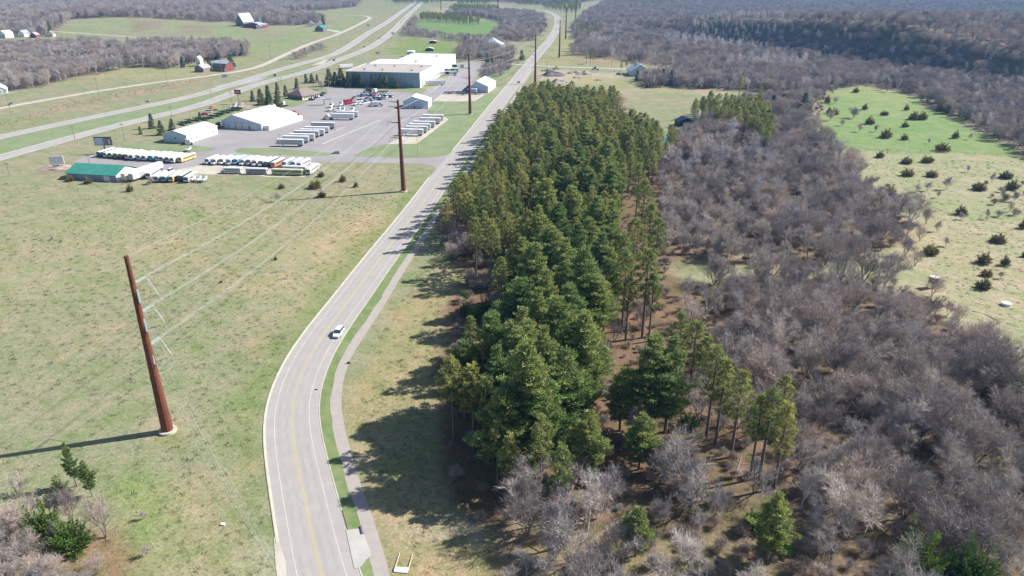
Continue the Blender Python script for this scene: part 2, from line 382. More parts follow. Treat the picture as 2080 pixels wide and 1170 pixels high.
    mid = ramp(noise(.11, 8, .68, .6).outputs['Fac'], [(.34, (.80, .93, .70)), (.52, (1, 1, .98)), (.66, (1.20, 1.08, 1.10))])
    patch = ramp(noise(.38, 11, .72, .9).outputs['Fac'], [(.33, (.74, .84, .66)), (.48, (1, 1, .98)), (.62, (1.16, 1.09, 1.12))])
    fine = ramp(noise(1.6, 10, .75, .3).outputs['Fac'], [(.30, (.34, .37, .30)), (.43, (.86, .88, .82)), (.52, (1.05, 1.04, 1.02)), (.66, (1.36, 1.28, 1.24))])
    tiny = ramp(noise(6.5, 4, .8).outputs['Fac'], [(.36, (.58, .61, .56)), (.62, (1.34, 1.30, 1.26))])
    c = mult(mult(mult(mult(mult(at.outputs['Color'], big.outputs[0]), mid.outputs[0]), patch.outputs[0]), fine.outputs[0]), tiny.outputs[0])
    l.new(c, p.inputs['Base Color'])
    wv = n.new('ShaderNodeTexWave'); wv.inputs['Scale'].default_value = .045; wv.inputs['Distortion'].default_value = 9; wv.inputs['Detail'].default_value = 5; wv.inputs['Detail Scale'].default_value = .5; wv.wave_type = 'BANDS'; wv.bands_direction = 'DIAGONAL'
    l.new(ge.outputs['Position'], wv.inputs['Vector']); wr = ramp(wv.outputs['Fac'], [(.0, (.90, .92, .89)), (.08, (1, 1, 1)), (1, (1.02, 1.02, 1.03))])
    c = mult(c, wr.outputs[0]); l.new(c, p.inputs['Base Color'])
    bp = n.new('ShaderNodeBump'); bp.inputs['Strength'].default_value = .9; bp.inputs['Distance'].default_value = .25
    l.new(noise(.9, 9, .75).outputs['Fac'], bp.inputs['Height']); l.new(bp.outputs[0], p.inputs['Normal'])
    me.materials.append(m); props(place('ground', me), kind='structure')
def mesh_np(name, V, F, tone=None, mats=(), mi=None, tris=None):
    """V (n,3); F (k,4) quads; tris (j,3)"""
    me = bpy.data.meshes.new(name); nv = len(V)
    nq = 0 if F is None else len(F); ntr = 0 if tris is None else len(tris)
    me.vertices.add(nv); me.vertices.foreach_set('co', np.ascontiguousarray(V, dtype=np.float32).ravel())
    li = np.concatenate([F.ravel() if nq else np.zeros(0, int), tris.ravel() if ntr else np.zeros(0, int)]).astype(np.int32)
    me.loops.add(len(li)); me.loops.foreach_set('vertex_index', li)
    me.polygons.add(nq+ntr)
    st = np.concatenate([np.arange(nq)*4, nq*4+np.arange(ntr)*3]).astype(np.int32)
    me.polygons.foreach_set('loop_start', st)
    if mi is not None: me.polygons.foreach_set('material_index', np.asarray(mi, np.int32))
    if tone is not None:
        at = me.attributes.new('tone', 'FLOAT_COLOR', 'POINT')
        at.data.foreach_set('color', np.concatenate([tone, np.ones((nv, 1))], 1).astype(np.float32).ravel())
    for m in mats: me.materials.append(m)
    me.update(calc_edges=True); return me
build_ground()

# ------------------------------------------------------------ county road, kerbs, lines
road_px = [(690, 1290), (652, 1172), (640, 1120), (628, 1060), (616, 1000), (602, 940), (590, 880), (588, 835), (594, 806), (611, 755), (639, 704), (676.5, 652), (716, 601), (753, 550), (853, 420), (889, 370), (925, 325), (955.5, 286.5), (1010, 214), (1053, 160), (1077, 128), (1096, 106), (1118, 80), (1131, 58), (1132.5, 42), (1128, 31), (1104, 21), (1064, 17), (1010, 13)]
RC = line_px(road_px, 4, 10); RN = normals(RC)
HWD = 5.9
o = ribbon('county_road', RC, -HWD, HWD, .05, M_road, RN); props(o, kind='structure')
def yr(p0, p1): return gp(*p0).y, gp(*p1).y
GAPS = {-1: [yr((900, 357), (915, 308)), yr((1050, 139), (1075, 127)), yr((560, 1250), (560, 1092))], 1: [yr((710, 1154), (710, 1078)), yr((1090, 139), (1100, 128))]}
def runs(side):
    out = []; cur = []
    for i, q in enumerate(RC):
        if any(g0 < q.y < g1 for g0, g1 in GAPS[side]) and q.y < 1200:
            if len(cur) > 1: out.append(cur)
            cur = []
        else: cur.append(i)
    if len(cur) > 1: out.append(cur)
    return out
for side in (-1, 1):        # kerb with a real step, open at the junctions
    for run in runs(side):
        mb = MB(); vs = []; fs = []; a_, b_ = (-HWD-.24, -HWD) if side < 0 else (HWD, HWD+.24)
        for k, i in enumerate(run):
            for off, z in ((a_, 0), (a_, .14), (b_, .14), (b_, 0.0)):
                q = RC[i]+RN[i]*off; vs.append((q.x, q.y, z))
            if k:
                for j in range(3): fs.append((4*k-4+j, 4*k-3+j, 4*k+1+j, 4*k+j))
        mb.add(vs, fs, M_conc); props(mb.obj('kerb'), kind='structure')
        g0, g1 = (-HWD, -HWD+.36) if side < 0 else (HWD-.22, HWD)
        props(ribbon('gutter', [RC[i] for i in run], g0, g1, .056, M_conc, [RN[i] for i in run]), kind='structure')
for off, m, w in ((-3.75, M_wline, .13), (3.75, M_wline, .13), (-.14, M_yline, .11), (.14, M_yline, .11)):
    props(ribbon('road_marking', RC, off-w/2, off+w/2, .062, m, RN), kind='structure')
for off in (-2.75, -1.1, 1.1, 2.75):
    props(ribbon('tyre_track', RC, off-.32, off+.32, .058, M_tar, RN), kind='structure')
# shared path
path_px = [(800, 1290), (777, 1172), (765.5, 1120), (746, 1060), (721, 1000), (704.6, 940), (688, 880), (678, 825), (679.5, 806), (687, 755), (704, 718), (722, 695), (752, 652), (784, 601), (813.6, 550), (829, 527), (860, 482), (877, 450), (899, 419), (930, 373), (958, 331), (980, 297), (1035, 213), (1081, 142), (1092, 136)]
PC = line_px(path_px, 4, 8); PN = normals(PC)
props(ribbon('path', PC, -1.3, 1.3, .04, M_path, PN), kind='structure')
# verge grass between road and path
def nearest_off(p, line):
    q = min(line, key=lambda c: (c.x-p.x)**2+(c.y-p.y)**2); return q
vv = []; ff = []; k = 0
for i, p in enumerate(RC):
    a = p+RN[i]*(HWD+.25)
    if a.y > 640: break
    q = nearest_off(a, PC); qq = nearest_off(a+RN[i]*3, PC); e = q.lerp(qq, .5)
    dirv = (a-e); L = dirv.length
    if L > 14 or L < 1.5: e = a+RN[i]*2.5; L = 2.5; dirv = a-e
    e = e+dirv.normalized()*min(1.3+.22*math.sin(i*1.7)+.15*math.sin(i*.6), L*.45)
    vv += [(a.x, a.y, .10), (e.x, e.y, .055)]
    if k: ff.append((2*k-2, 2*k-1, 2*k+1, 2*k))
    k += 1
props(MB().add(vv, ff, M_verge).obj('verge'), kind='structure')
# driveway apron at the bottom, path stub, sandy edge opposite
sheet('driveway_apron', [(702.5, 1077), (735, 1074), (755, 1128), (744, 1138), (734, 1152), (720, 1156)], .118, M_pad)
sheet('field_entrance', [(556, 1092), (563, 1088), (580, 1140), (588, 1250), (572, 1250), (560, 1150)], .07, M_grav)

# ------------------------------------------------------------ side road, yards, lots
sheet('side_road', [(913, 312), (902, 317), (870, 321), (780, 320), (715, 317.5), (672, 316.5), (620, 317), (440, 315), (395, 322), (330, 347), (262, 344), (240, 352), (430, 346), (480, 335), (560, 331), (660, 330), (780, 331.5), (855, 332.5), (877, 337), (886, 344), (893, 356)], .045, M_asph)
sheet('truck_yard', [(381, 290), (437, 270), (451, 259), (532, 263), (592, 238), (560, 226), (568, 219), (600, 217), (620, 208), (640, 199), (667, 188), (664, 181), (656, 176), (728, 181), (806, 187), (870, 180), (905, 165), (926, 133), (955, 125), (985, 128), (973, 150), (957, 165), (985, 193), (965, 206), (880, 205), (866, 229), (905, 239), (911, 243), (847, 292), (780, 293), (745, 302), (716, 317.5), (672, 316.5), (440, 318), (395, 322), (398, 308), (430, 300), (392, 296)], .03, M_asph)
sheet('bus_lot', [(145, 338), (157, 324), (186, 314), (250, 306), (330, 312), (392, 318), (440, 312), (470, 318), (440, 330), (388, 334), (330, 349), (262, 345)], .035, M_asph)
sheet('gravel_lot', [(330, 352), (368, 343), (417, 334), (480, 334), (560, 332), (640, 330), (655, 334), (618, 360), (560, 360), (495, 355.5), (405, 354)], .05, M_grav, jit=1.5)
sheet('gravel_lot', [(780, 293), (847, 292), (911, 243), (905, 238), (890, 238), (800, 288)], .038, M_grav)
sheet('gravel_lot', [(882, 202), (897, 192), (985, 192), (964, 206), (880, 206)], .038, M_grav)
sheet('lawn', [(430, 301), (488, 300.5), (560, 301.5), (668, 310.5), (673, 315), (649, 317.5), (520, 314), (484, 311), (477, 306)][1:], .06, M_lawn)
sheet('lawn', [(250, 290), (335, 292), (380, 298), (440, 300), (426, 307), (380, 309), (330, 306), (250, 300)], .052, M_lawn)
sheet('lawn', [(600, 217), (585, 214), (572, 200), (590, 188), (625, 178), (655, 176), (664, 182), (667, 188), (640, 198), (618, 208)], .06, M_lawn)
sheet('lawn', [(806, 187), (811, 184), (830, 181), (853, 179), (869, 181), (860, 189), (840, 190)], .06, M_lawn)
sheet('lawn', [(866, 228), (880, 205), (965, 206), (985, 193), (1000, 190), (1008, 182), (1018, 186), (916, 309), (905, 316), (780, 320), (717, 317), (745, 302.5), (780, 293), (847, 292), (912, 243)], .028, M_lawn, jit=1)
sheet('lawn', [(385, 262), (455, 215), (480, 222), (470, 236), (448, 252), (440, 262), (400, 252)], .03, M_lawn)
sheet('lawn', [(1028, 160), (1052, 135), (1000, 150), (985, 165)], .03, M_lawn)
sheet('court', [(1340, 277), (1425, 272), (1432, 285), (1345, 290)], .06, M_teal)
sheet('court', [(1420, 262), (1465, 263), (1470, 276), (1430, 276)], .05, M_teal)
for q in ([(652, 292), (772, 243), (775, 243.6), (656, 293)], [(655, 275), (700, 258), (702, 258.3), (657, 275.6)], [(880, 181), (893, 174), (894, 174.6), (882, 181.6)]):
    sheet('yard_marking', q, .05, M_pad)
# gravel frontage roads and highway
def px_road(name, pts, w, m, z, **k):
    c = line_px(pts, 12, 6); return c, props(ribbon(name, c, -w/2, w/2, z, m), kind='structure')
px_road('frontage_road', [(-200, 262), (0, 220), (100, 202), (200, 185), (300, 170), (450, 151), (520, 138), (582, 110), (632, 88), (680, 72), (710, 59), (740, 44), (752, 36), (738, 32), (700, 30)], 8, M_grav, .12)
px_road('farm_lane', [(108, 64), (180, 69), (265, 75), (340, 81), (430, 88)], 6, M_grav, .14)
px_road('gravel_road', [(1000, 127), (1040, 131), (1095, 134), (1175, 137.5), (1247, 139), (1340, 144), (1370, 146), (1440, 150), (1515, 153)], 7, M_grav, .10)
px_road('farm_lane', [(660, 60), (680, 62), (690, 66)], 12, M_grav, .1)
px_road('field_path', [(0, 96), (60, 90), (95, 84)], 10, M_grav, .1)
UC, _ = px_road('highway', [(-200, 325), (0, 279), (125, 252), (250, 226), (400, 194), (520, 157), (592, 135), (665, 115.5), (702, 98.5), (751, 66), (787, 45), (812, 27), (837, 9), (850, -4)], 11.5, M_hwy, .10)
LC, _ = px_road('highway', [(-200, 378), (0, 321), (145, 281), (250, 252), (400, 217), (520, 172), (595, 154), (645, 139.5), (680, 125), (720, 110.5), (755, 95), (785, 75), (807, 55), (825, 35), (852, 10), (864, -4)], 11.5, M_hwy, .10)
for c in (UC, LC):
    N = normals(c)
    for a, w, m in ((-5.6, 1.5, M_conc), (5.1, 1.3, M_conc), (-3.9, .22, M_wline), (3.6, .22, M_wline)):
        props(ribbon('highway_marking', c, a-w/2, a+w/2, .16 if m is M_conc else .2, m, N), kind='structure')
    for i in range(0, len(c)-1, 2):
        pass
    mb = MB()
    for i in range(2, len(c)-2, 2):
        d = (c[i+1]-c[i]).normalized(); n_ = Vector((d.y, -d.x, 0))*.12; p = c[i]; q = p+d*4
        mb.add([(*(p-n_)[:2], .19), (*(p+n_)[:2], .19), (*(q+n_)[:2], .19), (*(q-n_)[:2], .19)], [(0, 1, 2, 3)], M_wline)
    props(mb.obj('lane_dashes'), kind='structure')
sheet('highway_crossover', [(430, 176), (500, 163), (545, 157), (520, 167), (462, 178)], .14, M_hwy)
sheet('highway_crossover', [(632, 133), (660, 121), (668, 121), (655, 131)], .14, M_grav)

# median grass: a strip of greener ground
i0 = [nearest_off(p, LC) for p in UC]
mb = MB(); vv = []; ff = []
for i, p in enumerate(UC):
    q = i0[i]; d = (q-p); L = d.length
    if L < 14: a = b = p+d*.5
    else: a = p+d*(6.6/L); b = q-d*(6.6/L)
    vv += [(a.x, a.y, .03), (b.x, b.y, .03)]
    if i: ff.append((2*i-2, 2*i-1, 2*i+1, 2*i))
mb.add(vv, ff, M_lawn); props(mb.obj('highway_median'), kind='structure')

# ------------------------------------------------------------ tree meshes
def quads_along(P, D, L, Wd, tone, up=None):
    """flat leaf-sized quads: P base (n,3), D direction, L length, Wd width"""
    n = len(P); D = D/np.linalg.norm(D, axis=1, keepdims=True)
    r = rng.normal(size=(n, 3)); s = np.cross(D, r); s /= np.linalg.norm(s, axis=1, keepdims=True)+1e-9
    s = s*np.asarray(Wd).reshape(-1, 1)*.5; E = P+D*np.asarray(L).reshape(-1, 1)
    V = np.stack([P-s*.6, P+s*.6, E+s, E-s], 1).reshape(-1, 3)
    F = np.arange(4*n).reshape(n, 4); return V, F, np.repeat(tone, 4, 0)
def tris_along(P, D, L, Wd, tone):
    n = len(P); D = D/np.linalg.norm(D, axis=1, keepdims=True)
    r = rng.normal(size=(n, 3)); s = np.cross(D, r); s /= np.linalg.norm(s, axis=1, keepdims=True)+1e-9
    s = s*np.asarray(Wd).reshape(-1, 1)*.5; E = P+D*np.asarray(L).reshape(-1, 1)
    V = np.stack([P-s, P+s, E], 1).reshape(-1, 3)
    return V, np.arange(3*n).reshape(n, 3), np.repeat(tone, 3, 0)
def tubes_mesh(name, segs, tone, m, sides=4):
    """segs: list of (p0,p1,r0,r1)"""
    P0 = np.array([s[0] for s in segs]); P1 = np.array([s[1] for s in segs]); r0 = np.array([s[2] for s in segs]); r1 = np.array([s[3] for s in segs])
    d = P1-P0; d /= np.linalg.norm(d, axis=1, keepdims=True)+1e-9
    h = np.where(np.abs(d[:, 2:3]) < .9, [[0, 0, 1.]], [[1., 0, 0]]); a = np.cross(d, h); a /= np.linalg.norm(a, axis=1, keepdims=True); b = np.cross(d, a)
    V = []; n = len(segs)
    for P, r in ((P0, r0), (P1, r1)):
        for j in range(sides):
            t = 2*math.pi*j/sides; V.append(P+(a*math.cos(t)+b*math.sin(t))*r[:, None])
    V = np.stack(V, 1).reshape(-1, 3); base = np.arange(n)[:, None]*2*sides
    F = np.concatenate([base+np.array([[j, (j+1) % sides, sides+(j+1) % sides, sides+j]]) for j in range(sides)], 0)
    T = np.tile(np.array(tone), (len(V), 1))*(1+.15*rng.normal(size=(len(V), 1)))
    return V, F, T
def trunk_mesh(name, segs, m, sides=6):
    V, F, T = tubes_mesh(name, segs, (.5, .5, .5), m, sides); me = mesh_np(name, V, F, None, [m]); return me
def unit(v): return v/(np.linalg.norm(v)+1e-9)

def bare_tree(H, spread, tone, twigs=4200, tw=.05, lean=0, forks=2, fine=1.0, start=.22, limb=.55):
    """leafless broadleaf: trunk and limbs (mesh 1), branchlets and twigs (mesh 2)"""
    limbs = []; small = []; tips = []; twigs = int(twigs*1.45)
    def grow(p, d, L, r, lvl):
        n = 4 if lvl < 2 else 3; q = p; dd = d; pts = [q]
        for i in range(n):
            dd = unit(dd+rng.normal(size=3)*(.10 if lvl == 0 else .20)+np.array([0, 0, .10 if lvl else .05]))
            e = q+dd*L/n; ra = r*(1-.55*i/n); rb = r*(1-.55*(i+1)/n)
            (limbs if lvl < 2 else small).append((q, e, ra, rb)); q = e; pts.append(q)
        if lvl >= 3: tips.extend([(pts[k], dd, L) for k in range(1, len(pts))]); return
        nk = (int(7+rng.integers(0, 3)), int(5+rng.integers(0, 3)), int(4+rng.integers(0, 2)))[lvl]
        for k in range(nk):
            t = (start+(1-start)*(k+.5)/nk) if lvl == 0 else .25+.75*(k+rng.random()*.8)/nk
            f = t*n; i = min(int(f), n-1); b = pts[i]+(pts[i+1]-pts[i])*(f-i)
            az = rng.random()*6.28 if lvl else k*2.4+rng.random()
            side = np.array([math.cos(az), math.sin(az), 0]); side = unit(side-dd*side.dot(dd))
            ang = rng.uniform(.45, .95) if lvl == 0 else rng.uniform(.4, 1.0)
            nd = unit(dd*math.cos(ang)+side*math.sin(ang)+np.array([0, 0, .12]))
            ll = (spread*rng.uniform(.75, 1.1)*(1.15-.5*t)) if lvl == 0 else L*rng.uniform(.42, .62)
            grow(b, nd, ll, r*(.42 if lvl == 0 else .5)*(1.1-.5*t), lvl+1)
        if lvl < 3: grow(q, dd, L*.4, r*.45, lvl+1)
    d0 = unit(np.array([lean*rng.normal(), lean*rng.normal(), 1]))
    if forks > 1:
        for k in range(forks):
            az = k*6.28/forks+rng.random(); grow(np.array([0, 0, -.2]), unit(d0+np.array([math.cos(az), math.sin(az), 0])*.28), H*.62*rng.uniform(.85, 1.05), .017*H*.8, 0)
    else: grow(np.array([0, 0, -.2]), d0, H*.66, .0185*H, 0)
    tone = tuple(v*w for v, w in zip(tone, (1.50, 1.50, 1.56)))
    base = np.array([t[0] for t in tips]); dr = np.array([t[1] for t in tips])
    idx = rng.integers(0, len(base), twigs)
    P = base[idx]+rng.normal(size=(twigs, 3))*.06
    D = dr[idx]+rng.normal(size=(twigs, 3))*.46+np.array([0, 0, .20])
    tn = np.array(tone)*rng.uniform(.72, 1.28, (twigs, 1))
    L = rng.uniform(.7, 1.7, twigs)*fine
    V1, T1, C1 = tris_along(P, D, L, tw*.74*rng.uniform(.6, 1.4, twigs), tn)
    V2, F2, C2 = tubes_mesh('', small, np.array(tone)*.93, None, 3)
    V = np.concatenate([V2, V1]); C = np.concatenate([C2, C1])
    top = V[:, 2].max(); k = H/top
    crown = mesh_np('crown', V*k, F2, C, [M_twig], tris=T1+len(V2))
    limbs2 = [(a*k, b*k, r*k, s*k) for a, b, r, s in limbs]
    V3, F3, C3 = tubes_mesh('', limbs2, np.array(tone)*limb, None, 5)
    return mesh_np('trunk', V3, F3, C3, [M_twig]), crown

def conifer(H, Rm, kind):
    trunk = [((0, 0, -.2), (0, 0, H*.35), .016*H, .013*H), ((0, 0, H*.35), (0.05, 0, H*.7), .013*H, .008*H), ((.05, 0, H*.7), (0, 0, H*.98), .008*H, .02)]
    trunk = [(np.array(a, float), np.array(b, float), r, s) for a, b, r, s in trunk]
    P = []; D = []; L = []; Wd = []; T = []; twig = []
    def tuft(p, d, n, ln, w, tone, sp=.55):
        p = np.asarray(p)+rng.normal(size=(n, 3))*ln*.30*np.array([1, 1, .6])
        dd = unit(d)+rng.normal(size=(n, 3))*sp+np.array([0, 0, .15])
        P.append(p); D.append(dd); L.append(rng.uniform(.7, 1.25, n)*ln); Wd.append(rng.uniform(.7, 1.3, n)*w)
        T.append(np.array(tone)*rng.uniform(.72, 1.3, (n, 1)))
    if kind == 'white':
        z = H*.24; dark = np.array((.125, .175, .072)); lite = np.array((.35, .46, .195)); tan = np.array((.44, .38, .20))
        while z < H*.985:
            t = (z/H-.24)/.76; prof = (min(1, .55+1.6*t) if t < .3 else 1-((t-.3)/.7)**1.22)*Rm+.35
            n = 6 if t < .85 else 4; a0 = rng.random()*6.28
            for k in range(n):
                if rng.random() < (.30 if t < .3 else .13): continue
                az = a0+k*6.28/n+rng.normal()*.22; Lb = prof*rng.uniform(.55, 1.32); el = -.08+.55*t+rng.normal()*.10
                d = np.array([math.cos(az)*math.cos(el), math.sin(az)*math.cos(el), math.sin(el)]); sd = np.array([-math.sin(az), math.cos(az), 0])
                o = np.array([0, 0, z]); m_ = o+d*Lb*.5; e = o+d*Lb+np.array([0, 0, .10*Lb])
                twig.append((o, m_, .06, .04)); twig.append((m_, e, .04, .015))
                nt_ = max(3, int(Lb*2.6))
                for j in range(nt_):
                    f = .28+.72*(j+rng.random()*.6)/nt_; c = o+d*Lb*f+np.array([0, 0, .10*Lb*f*f]); wl = (1.15*(1-f)+.28)*min(1, Lb/2.4)
                    for s in (-1, 0, 1):
                        if s and f > .97: continue
                        cc = c+sd*s*wl*rng.uniform(.6, 1.1)+np.array([0, 0, rng.normal()*.06])
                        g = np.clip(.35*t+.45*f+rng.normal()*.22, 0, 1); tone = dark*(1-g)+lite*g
                        if t > .55 and f > .55 and rng.random() < .12+.26*t: tone = tone*.45+tan*.55
                        tuft(cc, d*.7+sd*s*.6+np.array([0, 0, .35+.5*t]), 8, .52, .14, tone, .5)
            z += rng.uniform(.80, 1.25)
    elif kind == 'red':
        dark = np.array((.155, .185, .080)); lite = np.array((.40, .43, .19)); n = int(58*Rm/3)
        for k in range(n):
            t = (k+.5)/n; z = H*(.50+.49*t); prof = Rm*(math.sin(math.pi*(.22+.74*t))**.8)
            az = k*2.4+rng.normal()*.4; Lb = prof*rng.uniform(.65, 1.15); el = -.05+.8*t+rng.normal()*.15
            d = np.array([math.cos(az)*math.cos(el), math.sin(az)*math.cos(el), math.sin(el)]); o = np.array([0, 0, z-.25*Lb]); e = o+d*Lb
            twig.append((o, e, .045, .018))
            for j in range(4):
                f = (.5, .7, .88, 1.0)[j]; c = o+d*Lb*f+rng.normal(size=3)*.22
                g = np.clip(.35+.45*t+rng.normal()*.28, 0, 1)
                tuft(c, d+np.array([0, 0, .6]), 18, .42, .10, dark*(1-g)+lite*g, .9)
        for k in range(9):       # dead stubs on the bare trunk
            z = H*rng.uniform(.22, .5); az = rng.random()*6.28; twig.append((np.array([0, 0, z]), np.array([math.cos(az)*.9, math.sin(az)*.9, z+.15]), .03, .012))
    elif kind == 'spruce':
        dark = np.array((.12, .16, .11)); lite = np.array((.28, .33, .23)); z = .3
        while z < H*.99:
            t = z/H; prof = Rm*(1-t)**.85+.12
            for k in range(7):
                az = rng.random()*6.28; Lb = prof*rng.uniform(.75, 1.12); d = np.array([math.cos(az), math.sin(az), -.12+.3*t]); o = np.array([0, 0, z])
                nt_ = max(2, int(Lb*2.6))
                for j in range(nt_):
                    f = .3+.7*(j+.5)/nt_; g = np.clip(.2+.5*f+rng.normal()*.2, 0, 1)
                    tuft(o+d*Lb*f, d+np.array([0, 0, .1]), 9, .42, .16, dark*(1-g)+lite*g, .5)
            z += .42
    elif kind in ('juniper', 'cedar'):
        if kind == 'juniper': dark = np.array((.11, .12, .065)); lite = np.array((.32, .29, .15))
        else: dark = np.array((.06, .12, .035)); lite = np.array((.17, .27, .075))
        n = int(52*Rm)
        for k in range(n):
            az = rng.random()*6.28; el = math.asin(rng.uniform(.02, .98)); rr = rng.uniform(.55, 1.25)
            d = np.array([math.cos(az)*math.cos(el)*Rm, math.sin(az)*math.cos(el)*Rm, math.sin(el)*H])*rr
            if el < 1.0: d[2] *= .78
            o = np.array([0, 0, H*.06])
            if k % 2: twig.append((o, o+d*.8, .03, .01))
            for j in range(5):
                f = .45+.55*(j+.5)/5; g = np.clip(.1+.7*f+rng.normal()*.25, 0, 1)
                tuft(o+d*f, d/np.linalg.norm(d)+np.array([0, 0, .25]), 8, .38, .11, dark*(1-g)+lite*g, .45)
        trunk = [(np.array([0, 0, -.1]), np.array([0, 0, H*.5]), .1, .05)]
    P = np.concatenate(P); D = np.concatenate(D); L = np.concatenate(L); Wd = np.concatenate(Wd); T = np.concatenate(T)
    V1, F1, C1 = quads_along(P, D, L, Wd, T)
    if twig:
        V2, F2, C2 = tubes_mesh('', twig, (.11, .09, .075), None, 3)
        V1, F1, C1 = np.concatenate([V2, V1]), np.concatenate([F2, F1+len(V2)]), np.concatenate([C2, C1])
    return trunk_mesh('trunk', trunk, M_bark if kind != 'juniper' else M_bark2), mesh_np('crown', V1, F1, C1, [M_ndl if kind in ('white', 'red', 'spruce') else M_jun])

BARE = [bare_tree(14, 4.6, (.335, .305, .27), 3000, forks=1, limb=.5), bare_tree(13, 4.2, (.31, .28, .25), 2800, forks=2, limb=1.1),
        bare_tree(12, 4.4, (.27, .235, .205), 3600, forks=3, fine=.9, limb=.45), bare_tree(15, 4.0, (.37, .345, .315), 2200, forks=1, limb=1.2),
        bare_tree(11, 4.6, (.295, .255, .225), 3600, forks=4, fine=.85, start=.1, limb=.5), bare_tree(13, 3.4, (.33, .30, .27), 1300, forks=2, limb=.42)]
PALE = [bare_tree(12, 3.2, (.345, .31, .285), 3400, forks=3, fine=.9, tw=.055, limb=.9), bare_tree(14, 3.6, (.42, .40, .385), 2600, tw=.05, forks=1, limb=1.1)]
OPEN = [bare_tree(9, 3.4, (.27, .225, .20), 1300, tw=.045, forks=3, fine=.8), bare_tree(6, 2.2, (.33, .28, .27), 1500, forks=2, fine=.7)]
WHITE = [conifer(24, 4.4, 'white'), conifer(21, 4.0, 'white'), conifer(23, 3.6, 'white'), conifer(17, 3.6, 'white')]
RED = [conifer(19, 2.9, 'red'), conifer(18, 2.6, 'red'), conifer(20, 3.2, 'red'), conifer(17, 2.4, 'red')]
SPRUCE = [conifer(12, 3.0, 'spruce'), conifer(9, 1.8, 'spruce')]
JUN = [conifer(3.6, 2.3, 'juniper'), conifer(4.4, 1.9, 'juniper'), conifer(2.8, 2.4, 'juniper')]
CEDAR = [conifer(7.5, 3.0, 'cedar'), conifer(5, 2.2, 'cedar')]
BRUSH = [bare_tree(3.4, 1.9, (.25, .20, .165), 1500, tw=.045, forks=5, fine=.6, start=.05), bare_tree(2.6, 1.7, (.33, .285, .24), 1200, tw=.045, forks=6, fine=.5, start=.05)]
MH = {}
def mesh_h(me): return max(v[2] for v in me.bound_box) if hasattr(me, 'bound_box') else None
def top_of(pair):
    k = id(pair)
    if k not in MH:
        co = np.empty(len(pair[1].vertices)*3, np.float32); pair[1].vertices.foreach_get('co', co); MH[k] = float(co[2::3].max())
    return MH[k]
TAKEN = []
def put_tree(name, pair, x, y, h, label, cat, group, rz=None, wide=1.0):
    s = h/top_of(pair); z = float(hz(x, y))
    e = empty(name, (x, y, z), rng.random()*6.28 if rz is None else rz, label, cat, group); e.scale = (s*wide, s*wide, s)
    place('trunk', pair[0], e); place('crown', pair[1], e); TAKEN.append((x, y)); return e
def tree_at(name, pair, px, py, h, label, cat, group, top=False, wide=1.0):
    p = gp(px, py, h) if top else gp(px, py)
    return put_tree(name, pair, p.x, p.y, h, label, cat, group, wide=wide)

# landmarks give each tree a place that can be found in the picture
LAND = [((687, 679), 'the white car on the road'), ((970, 578), 'the fallen trees'), ((1060, 900), 'the big front pine'), ((1585, 1080), 'the lone conical pine'),
        ((1900, 1110), 'the twin bottom cedars'), ((1870, 930), 'the broken white limb'), ((2060, 760), 'the dark east cedar'), ((1893, 575), 'the deer stand'), ((2043, 618), 'the white stock tank'),
        ((1815, 560), 'the vase-shaped tree'), ((1720, 620), 'the pale pasture corner'), ((1470, 730), 'the bare-trunked eastern pines'), ((1300, 700), 'the split crown pine'), ((1400, 280), 'the teal court'), ((1500, 215), 'the pine clump'),
        ((1680, 240), 'the bright meadow'), ((1540, 400), 'the mid wood'), ((1600, 800), 'the wood hollow'), ((1750, 750), 'the darkest wood'), ((1960, 860), 'the east edge wood'),
        ((920, 350), 'the side road junction'), ((1050, 210), 'the pine belt tip'), ((1200, 215), 'the aggregate yard'), ((1200, 400), 'the pine belt middle'), ((1000, 470), 'the shared path'), ((1130, 600), 'the densest pines'),
        ((1250, 1080), 'the bottom pale shrubs'), ((1420, 1000), 'the brown clearing'), ((1330, 480), 'the pine belt rim'), ((1180, 850), 'the brown pine gap')]
def where(px, py, hpx):
    (lx, ly), nm = min(LAND, key=lambda q: (q[0][0]-px)**2+((q[0][1]-py)*1.6)**2)
    dx, dy = px-lx, (py-ly)*1.6
    if abs(dx)+abs(dy) < 22: return 'at '+nm
    if abs(dx) > abs(dy): return ('east of ' if dx > 0 else 'west of ')+nm
    return ('in front of ' if dy > 0 else 'behind ')+nm

